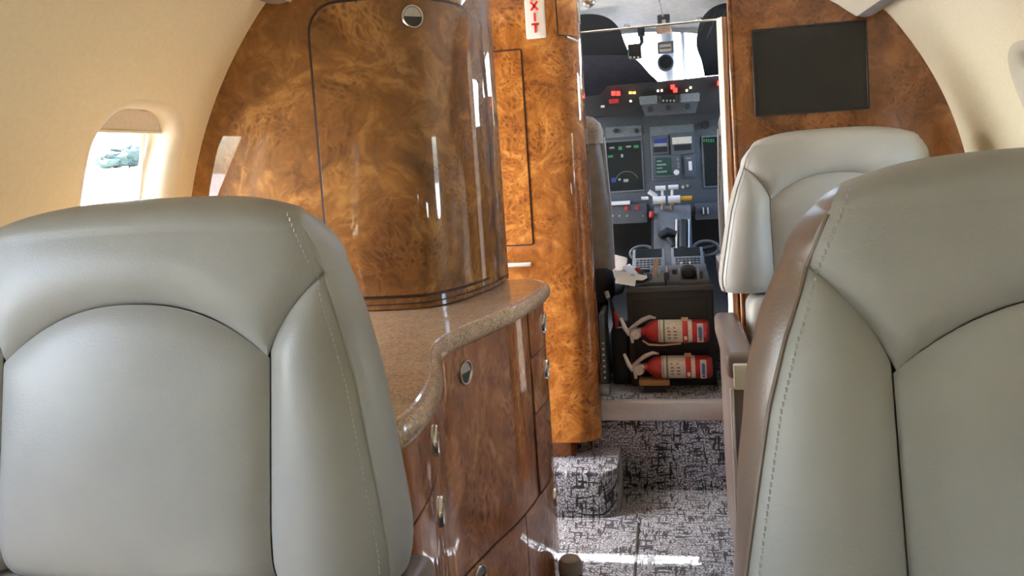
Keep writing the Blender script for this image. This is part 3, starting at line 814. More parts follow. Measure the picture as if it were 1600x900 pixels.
def make_seat(label, loc, dz, arm_dz, side_mat, main='leather'):
    r = thing('cabin_seat', label, 'seat', loc, 'leather cabin seats')
    wd = 'wide_' if side_mat == 'leather_brown' else 'side_'  # the seat given browner sides also gets the wider boxing
    for key, nm in (('centre_panel', 'centre_panel'), ('bolster_a', 'bolster'), ('bolster_b', 'bolster'), ('top_panel', 'top_panel'), (wd+'a', 'side_boxing'), (wd+'b', 'side_boxing'), ('rear_shell', 'rear_shell')): part_from(key, nm, DS, r, dz, side_mat, main)
    for q in 'ab':
        part_from('piping_'+q, 'piping', DS, r, dz, side_mat); part_from('stitching_'+q, 'stitching', DS, r, dz)['kind'] = 'stuff'
    def shared(key, name, bmf, mat, off=(0, 0, 0)):
        if (key, mat) not in meshes: o = frombm(name, bmf(), mat, r); meshes[(key, mat)] = o.data
        else: o = bpy.data.objects.new(name, meshes[(key, mat)]); C.objects.link(o); o.parent = r
        o.location = off; return o
    shared('lumbar', 'lumbar_cushion', lambda: pillow(-.215, .215, -.075, .045, .36, .60, .03), main, (0, 0, dz*.9))
    shared('cushion', 'seat_cushion', lambda: pillow(-.225, .225, -.53, -.03, .30, .44, .04), main)
    shared('base', 'base', lambda: box_bm(-.20, .20, -.45, .02, .06, .30, .02), 'channel')
    shared('plate', 'floor_track', lambda: box_bm(-.24, .24, -.48, .05, .0, .06, .006), 'dark_metal')
    for s in (-1, 1):
        xa, xb = (s*.232, s*.288) if s > 0 else (-.288, -.232)
        k = 'p' if s > 0 else 'n'
        a = shared('arm'+k, 'armrest', lambda: box_bm(xa, xb, -.36, .05, .545, .600, .014, 4), 'leather_brown', (0, 0, arm_dz))
        shared('armend'+k, 'armrest_end', lambda: box_bm(xa+(.012 if s < 0 else .004), xb-(.004 if s < 0 else .012), -.372, -.33, .530, .580, .003), 'cream_panel', (0, 0, arm_dz))
        shared('armpanel'+k, 'arm_panel', lambda: box_bm(xa+.010, xb-.010, -.355, .04, .10, .548, .006), 'leather_brown', (0, 0, arm_dz))
        shared('armtrim'+k, 'arm_trim', lambda: box_bm((xa+.004) if s < 0 else (xb-.009), (xa+.009) if s < 0 else (xb-.004), -.366, -.354, .12, .53, .0015, 1), 'white_plastic', (0, 0, arm_dz))
    return r
make_seat('grey leather seat in front of the galley, largest on the left below the oval window', (-.415, .70, 0), 0, 0, 'leather')
make_seat('grey leather seat nearest on the right with brown sides', (.427, .62, 0), 0, 0, 'leather_brown')
make_seat('leather seat farther away, colour lightened as if better lit, against the burl bulkhead below the black screen', (.505, 1.95, 0), .040, -.018, 'leather_lit', 'leather_lit')
# ------------------------------------------------------------------ doorway: curtain and rod
rod = tube('curtain_rod', [(-.098, 2.30, 1.332), (.305, 2.30, 1.332)], .0032, 'chrome', None, 10); tag(rod, 'thin metal rod across the top of the cockpit doorway', 'rod')
V = []; F = []; nzc = 24; nc = 40
for i in range(nzc+1):
    t = i/nzc; z = 1.325-(1.325-.285)*t; wdt = .026+.030*max(0, t-.75)/.25; xc = .286-.004*t
    for k in range(nc):
        a = 2*PI*k/nc; rr = 1+.12*math.cos(a*7+.6*math.sin(t*3)); V.append((xc+wdt*.5*math.cos(a)*rr, 2.245+.055*.5*math.sin(a)*rr*1.2, z))
for i in range(nzc):
    for k in range(nc): j = (k+1) % nc; F.append((i*nc+k, i*nc+j, (i+1)*nc+j, (i+1)*nc+k))
F.append(tuple(range(nc))); F.append(tuple(nzc*nc+k for k in range(nc)))
tag(mk('curtain', V, F, 'curtain'), 'gathered cream curtain hanging at the right side of the cockpit doorway', 'curtain')
# ------------------------------------------------------------------ cockpit shell
V = []; F = []
secs = [(2.33, .80, 1.51, .26), (2.62, .79, 1.51, .26), (2.95, .75, 1.50, .26), (3.25, .70, 1.455, .26)]
def csec(y, hw, zt, zb): 
    return [(-hw, y, zb), (-hw-.03, y, .7), (-hw, y, 1.02), (-hw*.80, y, 1.30), (-hw*.55, y, zt-.02), (0, y, zt+.01), (hw*.55, y, zt-.02), (hw*.80, y, 1.30), (hw, y, 1.02), (hw+.03, y, .7), (hw, y, zb)]
for s_ in secs: V += csec(*s_)
for l in range(3):
    for k in range(10):
        if l == 1 and k in (2, 7): continue          # side windows
        a = l*11+k; F.append((a, a+1, a+12, a+11))
struct(mk('ceiling_cockpit', V, F, 'cockpit_trim'), 'grey cockpit ceiling and side lining')
# lower nose wall in front of the instrument panel
V = [(-.8, 3.34, .2), (.8, 3.34, .2), (.8, 3.34, 1.20), (-.8, 3.34, 1.20), (-.8, 3.40, .2), (.8, 3.40, .2), (.8, 3.40, 1.20), (-.8, 3.40, 1.20)]
struct(mk('wall_nose', V, [(0, 1, 2, 3), (4, 5, 6, 7), (0, 1, 5, 4), (3, 2, 6, 7), (0, 3, 7, 4), (1, 2, 6, 5)], 'cockpit_dark', None, False), 'dark firewall behind the instruments')
V = []; F = []
for s in (-1, 1):
    b0 = len(V); V += [(s*.77, 3.0, .2), (s*.77, 3.4, .2), (s*.70, 3.42, 1.2), (s*.77, 3.0, 1.06)]; F.append((b0, b0+1, b0+2, b0+3))
struct(mk('wall_cockpit', V, F, 'cockpit_dark', None, False), 'dark side walls beside the instruments')
# windshield: frame with centre post and two panes, sloping from the ceiling down to the glareshield
ws = bpy.data.objects.new('window_11', None); C.objects.link(ws); struct(ws, 'sloping cockpit windshield with white centre post')
top_y, bot_y, top_z, bot_z = 3.25, 3.66, 1.465, 1.235
def wsp(x, t): return Vector((x*(1+.04*t), top_y+(bot_y-top_y)*t-(.10*(x/.7)**2)*t, top_z-.16*(abs(x)/.62)**2.2*(1-t)+(bot_z-top_z)*t))
for s in (-1, 1):
    V = [wsp(s*x, t) for t in (0, .25, .5, .75, 1) for x in (.03, .2, .35, .5, .62)]; F = []; grid_faces(4, 4, F)
    mk('pane', V, F, 'glass', ws)
    V, F = tube_vf([wsp(s*.62, t) for t in (0, .3, .6, 1)], .022, 10); mk('side_post', V, F, 'cockpit_trim', ws)
V, F = tube_vf([wsp(-.62+1.24*k/16, 0) for k in range(17)], .014, 10); mk('top_frame', V, F, 'cockpit_trim', ws)
pa, pb = at(1040, 46, 3.24), at(1046, 126, 3.62)
V, F = tube_vf([pa, pa.lerp(pb, .33), pa.lerp(pb, .66), pb], [.028, .029, .031, .034], 12, flat=.6); mk('centre_post', V, F, 'white_plastic', ws)
q = at(1066, 50, 3.26); q2 = at(1071, 125, 3.62); V, F = tube_vf([q, q2], .008, 8); mk('wiper_post', V, F, 'white_plastic', ws)
portal((0, 3.50, 1.39), (0, -1, -.55), 1.25, .50)
for i, s in enumerate((-1, 1)):
    sw = csec(*secs[1])[2 if s < 0 else 7:(4 if s < 0 else 9)]+list(reversed(csec(*secs[2])[2 if s < 0 else 7:(4 if s < 0 else 9)]))
    wo = mk('window_%d' % (12+i), sw, [(0, 1, 2, 3)], 'glass', None, False); struct(wo, '%s side window of the cockpit' % ('left' if s < 0 else 'right'))
    portal((s*.74, 2.785, 1.16), (-s, 0, -.5), .34, .32)
# side skin outboard of the windshield
V = []; F = []
for s in (-1, 1):
    b0 = len(V); V += [wsp(s*.62, 0), wsp(s*.62, 1), (s*.75, 3.42, 1.05), (s*.70, 3.25, 1.02), (s*.56, 3.25, 1.30)]; F.append(tuple(range(b0, b0+5)))
struct(mk('wall_cheek', V, F, 'cockpit_trim', None, False), 'cockpit side skin beside the windshield')
# dark sun shades over the outer parts of the windshield
def sheet(name, pxs, Yf, mat, parent=None, th=.006):
    P_ = [at(x, y, Yf(x, y)) for x, y in pxs]; n = len(P_); c = sum(P_, Vector())/n
    V = P_+[p+Vector((0, th, 0)) for p in P_]; F = [tuple(range(n)), tuple(reversed(range(n, 2*n)))]
    for i in range(n): j = (i+1) % n; F.append((i, j, n+j, n+i))
    return mk(name, V, F, mat, parent, False)
yl = lambda x, y: 2.90+.0030*max(0, y-20)
sl = thing('sun_shade', 'dark round-topped sun shade covering the left windshield', 'sun shade', (0, 0, 0), 'cockpit sun shades')
out = [tuple(p[:2]) for p in spline([(845, 80, 0), (860, 45, 0), (893, 26, 0), (925, 22, 0), (950, 28, 0), (967, 44, 0), (976, 66, 0), (985, 88, 0)], 6)]
sheet('upper_panel', out+[(845, 88)], yl, 'shade_dark', sl)
low = [(845, 86)]+[(985, 86)]+[tuple(p[:2]) for p in spline([(985, 86, 0), (1000, 98, 0), (1014, 114, 0), (1028, 127, 0)], 4)][1:]+[(1000, 134), (950, 138), (938, 150), (905, 156), (845, 168)]
sheet('lower_panel', low, yl, 'shade_fold', sl)
sr = thing('sun_shade', 'dark pleated sun shade covering the right windshield', 'sun shade', (0, 0, 0), 'cockpit sun shades')
out = [tuple(p[:2]) for p in spline([(1101, 119, 0), (1096, 95, 0), (1089, 75, 0), (1089, 55, 0), (1095, 32, 0), (1110, 14, 0), (1132, 5, 0), (1150, 7, 0), (1165, 20, 0)], 6)]
sheet('cloth', out+[(1165, 113)], yl, 'shade_dark', sr)
for (a, b) in (((1094, 70), (1132, 20)), ((1100, 92), (1134, 48)), ((1118, 14), (1104, 60))):
    tube('pleat', [at(*a, yl(*a)-.004), at((a[0]+b[0])/2+2, (a[1]+b[1])/2+3, yl(*a)-.006), at(*b, yl(*b)-.004)], [.001, .0035, .001], 'shade_fold', sr, 6)
# magnetic compass box and dials on the centre post
cps = thing('standby_compass', 'small square display above a round dial on the white windshield post', 'instrument')
def pbox(name, x0, y0, x1, y1, Y, dep, mat, parent, bev=.001):
    a = at(x0, y0, Y); b = at(x1, y1, Y)
    return box(name, min(a.x, b.x), max(a.x, b.x), Y-dep, Y, min(a.z, b.z), max(a.z, b.z), mat, parent, bev, 1)
pbox('display_frame', 1027, 67, 1053, 83, 3.18, .02, 'panel_grey_light', cps)
pbox('display', 1030, 70, 1049, 80, 3.162, .004, 'label_paper', cps)
pbox('display_line', 1031, 74.5, 1048, 75.5, 3.157, .001, 'label_ink', cps, 0)
cc = at(1040, 98, 3.24)
lathe('dial_rim', [(.0, -.012), (.024, -.012), (.030, -.018), (.033, -.014), (.033, .02), (0, .02)], cc, 'panel_grey_light', cps, 'Y')
lathe('dial', [(0, -.0135), (.024, -.0135)], cc, 'black', cps, 'Y')
cb = thing('compass_box', 'small dark box with bright window under the cockpit ceiling', 'compass')
pbox('case', 1027, 27, 1047, 39, 2.90, .05, 'panel_grey', cb, .003); pbox('window', 1034, 31, 1040, 37, 2.849, .002, 'white_plastic', cb)
pbox('mount', 1025, 40, 1049, 52, 2.96, .03, 'strap_tan', cb, .003)
cm = thing('hanging_bracket', 'dark jointed bracket hanging in front of the bright windshield', 'bracket')
pbox('clamp', 996, 44, 1008, 57, 2.93, .03, 'cockpit_dark', cm, .003)
tube('arm', [at(1002, 56, 2.93), at(1003, 66, 2.92), at(998, 74, 2.91)], .007, 'cockpit_dark', cm, 8)
pbox('holder', 981, 71, 1003, 92, 2.90, .03, 'cockpit_dark', cm, .004)
for k in range(4): 
    c0 = at(985+k*6, 89.5, 2.868); box('button', c0.x-.003, c0.x+.003, 2.866, 2.870, c0.z-.003, c0.z+.003, 'white_plastic', cm)
for nm, px, py, Y, lab in (('overhead_lamp', 920, 3, 2.62, 'small silver ceiling lamp near the top left of the cockpit doorway'), ('ceiling_hook', 980, 42, 2.92, 'tiny shiny ceiling fitting beside the left sun shade'), ('ceiling_clip', 1092, 31, 2.92, 'tiny metal clip beside the right sun shade')):
    c0 = at(px, py, Y); t_ = thing(nm, lab, 'fitting'); k = .022 if nm == 'overhead_lamp' else .011
    lathe('housing', [(0, .9*k), (k*.8, .9*k), (k, .2*k), (k, -.2*k), (k*.75, -.5*k)], c0, 'chrome', t_); lathe('lens', [(k*.75, -.5*k), (k*.4, -.8*k), (0, -.9*k)], c0, 'brushed', t_)
tube('ceiling_seam', [at(1030, 0, 2.5), at(1036, 27, 2.88)], .0025, 'channel').name = 'trim_6'; struct(bpy.data.objects['trim_6'], 'grey seam in the cockpit ceiling')
# ------------------------------------------------------------------ glareshield with warning lights
gs = thing('glareshield', 'black glareshield with red and amber warning lights under the windshield', 'glareshield')
gt = [at(845, 165, 3.02), at(905, 152, 3.02), at(938, 148, 3.02), at(949, 134, 3.02), at(1046, 126, 3.02), at(1130, 117, 3.02), at(1200, 112, 3.02), at(1240, 140, 3.02)]
gb = [at(845, 186, 3.06), at(905, 184, 3.06), at(938, 182, 3.06), at(949, 182, 3.06), at(1046, 180, 3.06), at(1130, 176, 3.06), at(1200, 170, 3.06), at(1240, 170, 3.06)]
V = gt+gb+[p+Vector((0, .62, -.01)) for p in gt]; n = 8; F = []
for k in range(7): F.append((k, k+1, n+k+1, n+k)); F.append((k, k+1, 2*n+k+1, 2*n+k))
mk('hood', V, F, 'cockpit_dark', gs)
def led(px, py, w, h, mat, name='warning_light'):
    c0 = at(px, py, 3.015); k = 3.0/1250
    box(name, c0.x-w*k/2, c0.x+w*k/2, 3.004, 3.022, c0.z-h*k/2, c0.z+h*k/2, mat, gs, .001, 1)
for px, py in ((958.5, 146), (966, 146), (1051, 136), (1055, 141), (1124, 130), (1127, 134)): led(px, py, 6, 6.5, 'led_red')
for px, py in ((985, 145), (991, 145)): led(px, py, 4.5, 3.5, 'led_amber')
for px, py in ((1028, 142), (1034, 141.5), (1073, 141.5), (1079, 137), (985.5, 158)): led(px, py, 3.2, 3.2, 'led_white')
pbox('fire_handle', 952, 156, 967, 161, 3.03, .02, 'red_knob', gs, .002)
pbox('switch', 939, 165, 945, 168, 3.04, .01, 'white_plastic', gs)
# guidance panel hanging under the centre of the glareshield
gp = thing('guidance_panel', 'grey knobbed control panel under the middle of the glareshield', 'control panel')
Yg = 2.985
a = [at(997, 152, Yg), at(1095, 146, Yg), at(1087, 176, Yg+.02), at(1008, 181, Yg+.02)]; V = a+[p+Vector((0, .09, 0)) for p in a]
mk('case', V, [(0, 1, 2, 3), (4, 5, 6, 7), (0, 1, 5, 4), (2, 3, 7, 6), (0, 3, 7, 4), (1, 2, 6, 5)], 'panel_grey', gp, False)
for (x0, y0, x1, y1) in ((998, 151, 1028, 162), (1032, 149, 1058, 160), (1062, 147, 1094, 158)): pbox('window', x0+1, y0, x1-1, y1, Yg-.001, .003, 'panel_grey_light' if x0 != 1032 else 'screen_nav', gp)
for k in range(4): pbox('key', 1035+k*5.5, 156, 1038+k*5.5, 159, Yg-.004, .004, 'trace_white', gp, 0)
for px, py in ((1016, 171), (1045, 168.5), (1075, 166)):
    lathe('knob', [(0, -.024), (.007, -.024), (.0085, -.02), (.0085, 0), (.011, .004), (0, .004)], at(px, py, Yg-.002), 'cockpit_dark', gp, 'Y', 14)
# ------------------------------------------------------------------ instrument panel
ip = thing('instrument_panel', 'dark grey instrument panel with displays across the cockpit', 'instrument panel')
YP = 3.20
box('panel', -.72, .74, YP, YP+.03, .72, 1.13, 'panel_grey', ip, .004)
def screen(x0, y0, x1, y1, mat='screen_nav', bez='cockpit_dark', name='display'):
    pbox('bezel', x0-2.5, y0-2.5, x1+2.5, y1+2.5, YP, .008, 'panel_grey_light', ip, .002); return pbox(name, x0, y0, x1, y1, YP-.0065, .004, mat, ip, .0005)
s1 = screen(947, 223, 1005, 296)
cc0 = at(979, 274, YP-.012); tube('compass_arc', [cc0+Vector((math.cos(math.radians(a))*.046, 0, math.sin(math.radians(a))*.046-.03)) for a in range(20, 165, 8)], .0008, 'trace_white', s1, 5)
for (x0, y0, x1, y1, mt) in ((952, 230, 960, 232, 'trace_white'), (966, 229, 972, 234, 'trace_green'), (978, 228, 986, 230, 'trace_white'), (990, 227, 998, 231, 'trace_green'), (950, 243, 958, 246, 'trace_green'), (970, 241, 974, 246, 'trace_white'), (955, 278, 962, 285, 'trace_blue'), (966, 279, 970, 282, 'trace_white'), (974, 280, 982, 284, 'trace_white')): pbox('readout', x0, y0, x1, y1, YP-.0106, .0006, mt, s1, 0)
s2 = screen(1098, 215, 1150, 288)
for k in range(5): pbox('readout', 1099+k*3.6, 217, 1101.3+k*3.6, 222, YP-.0106, .0006, 'trace_green', s2, 0)
pbox('caption_panel', 946, 199, 1003, 212, YP, .006, 'panel_grey_light', ip)
for px in (962, 995): lathe('knob', [(0, -.018), (.008, -.018), (.009, -.015), (.009, 0)], at(px, 204.5, YP-.005), 'cockpit_dark', ip, 'Y', 14)
cs = pbox('centre_stack', 1015, 198, 1088, 278, YP, .005, 'panel_grey_light', ip, .002)
r1 = pbox('radio_unit', 1018, 213, 1045, 240, YP-.005, .010, 'panel_grey', ip, .002)
pbox('readout', 1022, 217, 1042, 223, YP-.0155, .0008, 'trace_blue', r1, 0); pbox('readout', 1022, 224.5, 1042, 228, YP-.0155, .0008, 'trace_white', r1, 0); pbox('display', 1021, 230, 1043, 237, YP-.0155, .0008, 'black', r1, 0)
r2 = pbox('clock_unit', 1047, 209, 1086, 240, YP-.005, .010, 'panel_grey', ip, .002)
pbox('placard', 1050, 215, 1081, 223.5, YP-.0155, .0012, 'label_paper', r2, 0); pbox('display', 1053, 227, 1080, 234, YP-.0155, .0008, 'black', r2, 0)
r3 = pbox('flight_display', 1018, 244, 1065, 276, YP-.005, .010, 'panel_grey', ip, .002)
g3 = pbox('display', 1024, 247, 1050, 273, YP-.0155, .001, 'screen_green', r3, 0)
for k in range(4): pbox('readout', 1026, 251+k*5.5, 1034+((k*7) % 13), 252.6+k*5.5, YP-.0168, .0005, 'trace_white', r3, 0)
for k, (px, py) in enumerate(((1059, 249), (1060, 256), (1060, 261))): lathe('button', [(0, -.012), (.0055, -.012), (.0055, 0)], at(px, py, YP-.013), 'panel_grey_light', r3, 'Y', 12)
lathe('knob', [(0, -.02), (.009, -.02), (.011, -.016), (.011, 0)], at(1057, 269, YP-.013), 'white_plastic', r3, 'Y', 16)
r4 = pbox('gear_unit', 1068, 244, 1086, 276, YP-.005, .010, 'panel_grey', ip, .002)
pbox('switch_plate', 1075.5, 252, 1081.5, 266, YP-.0155, .006, 'white_plastic', r4); pbox('caption', 1072, 246, 1080, 248, YP-.0155, .001, 'trace_white', r4, 0)
pbox('ledge', 938, 315.5, 985, 318.5, YP-.004, .03, 'white_plastic', ip)
pbox('lower_panel', 938, 321, 1012, 347, YP-.001, .02, 'panel_grey', ip, .003); pbox('right_lower_panel', 1085, 318, 1150, 340, YP-.001, .02, 'panel_grey', ip, .003)
for px, py in ((979, 325), (996, 324)): lathe('red_switch', [(0, -.02), (.008, -.018), (.008, 0)], at(px, py, YP-.02), 'red_knob', ip, 'Y', 12)
for px in (958, 968, 980, 1005): lathe('toggle', [(0, -.015), (.004, -.015), (.004, 0)], at(px, 337, YP-.02), 'brushed', ip, 'Y', 8)
for px in (1099, 1106): pbox('lever_switch', px-1.2, 324, px+1.2, 334, YP-.021, .01, 'white_plastic', ip)
lathe('knob', [(0, -.02), (.014, -.02), (.016, -.015), (.016, 0)], at(1102, 195, YP-.003), 'cockpit_dark', ip, 'Y', 16)
for px, py in ((1067, 292), (1074, 290)): lathe('knob', [(0, -.012), (.006, -.012), (.006, 0)], at(px, py, YP-.003), 'strap_tan', ip, 'Y', 12)
# ------------------------------------------------------------------ centre pedestal
PDZ = .561
pd = thing('centre_pedestal', 'black cockpit centre pedestal crowded with control units', 'pedestal')
box('body', -.020, .240, 2.452, 3.17, .262, PDZ, 'pedestal_black', pd, .006)
box('aft_panel', -.004, .222, 2.446, 2.453, .290, .535, 'cockpit_dark', pd, .002)
box('top_rim', -.022, .242, 2.448, 2.47, PDZ-.004, PDZ+.010, 'panel_grey', pd, .002)
RX = lambda d: Matrix.Rotation(math.radians(d), 3, 'X')
def unit(name, x0, x1, y0, y1, z, tilt, mat='panel_grey_light', h=.02):
    return box(name, x0, x1, y0, y1, z, z+h, mat, pd, .003, 2, RX(tilt))
for (x0, x1) in ((-.012, .100), (.122, .232)):
    u_ = unit('control_display', x0, x1, 2.74, 2.90, PDZ+.030, 18)
    c0 = Vector(((x0+x1)/2, 2.82, PDZ+.04))
    def tl(bx): return frombm
    b = box_bm(x0+.010, x1-.010, 2.825, 2.893, PDZ+.050, PDZ+.0515); bmesh.ops.rotate(b, verts=b.verts, cent=c0, matrix=RX(18)); frombm('display', b, 'screen_nav', u_, False)
    for r_ in range(4):
        for k in range(7):
            xx = x0+.012+(x1-x0-.024)*(k+.5)/7; yy = 2.748+r_*.018
            b = box_bm(xx-.0045, xx+.0045, yy, yy+.011, PDZ+.049, PDZ+.0535); bmesh.ops.rotate(b, verts=b.verts, cent=c0, matrix=RX(18)); frombm('key', b, 'panel_grey' if (k+r_) % 3 else 'label_ink', u_, False)
unit('left_module', -.010, .098, 2.50, 2.62, PDZ+.004, 6, 'panel_grey_light'); unit('right_module', .104, .234, 2.50, 2.62, PDZ+.004, 6, 'panel_grey_light')
unit('middle_module', .05, .234, 2.635, 2.725, PDZ+.012, 8, 'panel_grey')
for k in range(9):
    xx = -.0+k*.026; lathe('knob', [(0, .022), (.006, .022), (.008, .016), (.008, 0)], (xx, 2.53+.06*(k % 2), PDZ+.02), 'panel_grey' if k % 3 else 'white_plastic', pd, 'Z', 12)
box('trim_wheel', .150, .195, 2.51, 2.60, PDZ+.02, PDZ+.055, 'cockpit_dark', pd, .014, 4)
box('trim_frame', .140, .147, 2.505, 2.605, PDZ+.02, PDZ+.045, 'brushed', pd, .002); box('trim_frame', .198, .205, 2.505, 2.605, PDZ+.02, PDZ+.045, 'brushed', pd, .002)
box('switch_guard', .102, .108, 2.56, 2.60, PDZ+.02, PDZ+.055, 'white_plastic', pd, .002)
for xx in (.150, .178): box('switch_guard', xx, xx+.006, 2.63, 2.66, PDZ+.03, PDZ+.055, 'white_plastic', pd, .002)
tube('parking_lever', [(.068, 2.56, PDZ+.02), (.070, 2.575, PDZ+.055), (.078, 2.59, PDZ+.075)], [.006, .007, .009], 'strap_tan', pd, 10)
lathe('red_button', [(0, .03), (.010, .027), (.013, .018), (.012, 0)], (.010, 2.66, PDZ+.012), 'red_knob', pd, 'Z', 14)
for (xx, yy) in ((.0, 2.97), (.03, 2.98), (.06, 2.965), (.17, 2.97), (.20, 2.985), (.23, 2.965)): box('switch_block', xx-.012, xx+.012, yy-.02, yy+.02, PDZ-.002, PDZ+.045, 'panel_grey', pd, .004)
# throttle quadrant standing at the front end of the pedestal
tq = thing('throttle_quadrant', 'grey throttle quadrant with white twin levers and one yellow knob', 'throttle')
YQ = 3.03
a = [at(1019, 397, YQ-.05), at(1082, 393, YQ-.05), at(1079, 322, YQ+.06), at(1022, 325, YQ+.06)]; V = a+[p+Vector((0, .09, 0)) for p in a]
V[4].z = V[5].z = PDZ+.001; V[0].z = V[1].z = PDZ+.001
mk('housing', V, [(0, 1, 2, 3), (4, 5, 6, 7), (0, 1, 5, 4), (2, 3, 7, 6), (0, 3, 7, 4), (1, 2, 6, 5)], 'panel_grey_light', tq, False)
def lq(px, py): # a point on the quadrant's sloping face
    t = (397-py)/72; return at(px, py, YQ-.05+.11*t-.004)
tube('slot', [lq(1019.5, 392), lq(1019.5, 345)], .004, 'black', tq, 6)
for px in (1057, 1076): tube('rail', [lq(px, 390), lq(px, 343)], .004, 'white_plastic' if px == 1057 else 'brushed', tq, 8)
tube('gate', [lq(1067, 388), lq(1067, 345)], .016, 'cockpit_dark', tq, 10)
V, F = tube_vf([lq(1031, 369), lq(1043, 362), lq(1057, 366)], [.012, .018, .012], 10); mk('flap_lever', V, F, 'cockpit_dark', tq)
tube('flap_stem', [lq(1044, 372), lq(1052, 384)], .009, 'cockpit_dark', tq, 8)
tube('red_lever', [lq(1018, 340), lq(1018, 332)], [.008, .010], 'red_knob', tq, 10)
YL = 2.99
def bar(name, x0, x1, y, hpx, mat): 
    p, q_ = at(x0, y, YL), at(x1, y, YL); q_.z = p.z; tube(name, [p, q_], hpx/2*YL/1250, mat, tq, 12)
bar('thrust_lever', 1020, 1040, 313, 12, 'white_plastic'); bar('thrust_lever', 1043.5, 1063, 312, 12, 'white_plastic'); bar('yellow_knob', 1064, 1081, 310.5, 8, 'yellow_knob')
bar('reverser_lever', 1024, 1040, 294.5, 7.5, 'white_plastic'); bar('reverser_lever', 1044, 1060, 293, 7.5, 'white_plastic'); bar('side_button', 1002, 1013, 310, 5, 'white_plastic')
tube('reverser_arm', [at(1035, 297, YL), at(1035, 308, YL)], .005, 'white_plastic', tq, 8); tube('reverser_arm', [at(1050, 296, YL), at(1050, 307, YL)], .005, 'white_plastic', tq, 8)
tube('side_handle', [at(1013.5, 299, YL), at(1026, 307, YL)], .009, 'white_plastic', tq, 10)
for px in (1036, 1050): tube('lever_stem', [at(px, 318, YL), lq(px, 326)], .007, 'strap_tan', tq, 8)
# yoke rims either side
for px, py, lab in ((1004, 396, 'dark round hand wheel left of the throttle quadrant'), (1103, 388, 'dark round hand wheel right of the throttle quadrant')):
    c0 = at(px, py, 3.0); t_ = thing('control_wheel', lab, 'wheel', (0, 0, 0), 'cockpit hand wheels')
    tube('rim', [c0+Vector((.045*math.cos(a), .01*math.sin(a), .026*math.sin(a))) for a in [2*PI*k/24 for k in range(24)]], .006, 'panel_grey', t_, 8, True)
    tube('hub', [c0+Vector((-.03, 0, -.005)), c0+Vector((.03, 0, .005))], .009, 'cockpit_dark', t_, 8)
    tube('stem', [c0, c0+Vector((0, .05, -.02))], .008, 'cockpit_dark', t_, 8)
# loose papers on the pedestal's left
pg = thing('paper_sheets', 'bright white loose paper sheets lying left on the pedestal', 'paper')
def paper(pts, th=.0012, mat='paper'):
    V = [Vector(p) for p in pts]; V += [p-Vector((0, 0, th)) for p in V]; n = len(pts); F = [tuple(range(n)), tuple(range(n, 2*n))]
    for i in range(n): j = (i+1) % n; F.append((i, j, n+j, n+i))
    return mk('sheet', V, F, mat, pg, False)
paper([at(960, 434, 2.50), at(957, 421, 2.60), at(1000, 429, 2.58), at(1017, 431, 2.55), at(1004, 438, 2.47)])
paper([at(972, 417, 2.66), at(984, 412, 2.70), at(997, 427, 2.60), at(985, 431, 2.55)])
paper([at(961, 442, 2.44), at(963, 431, 2.50), at(994, 435, 2.49), at(992, 447, 2.42)])
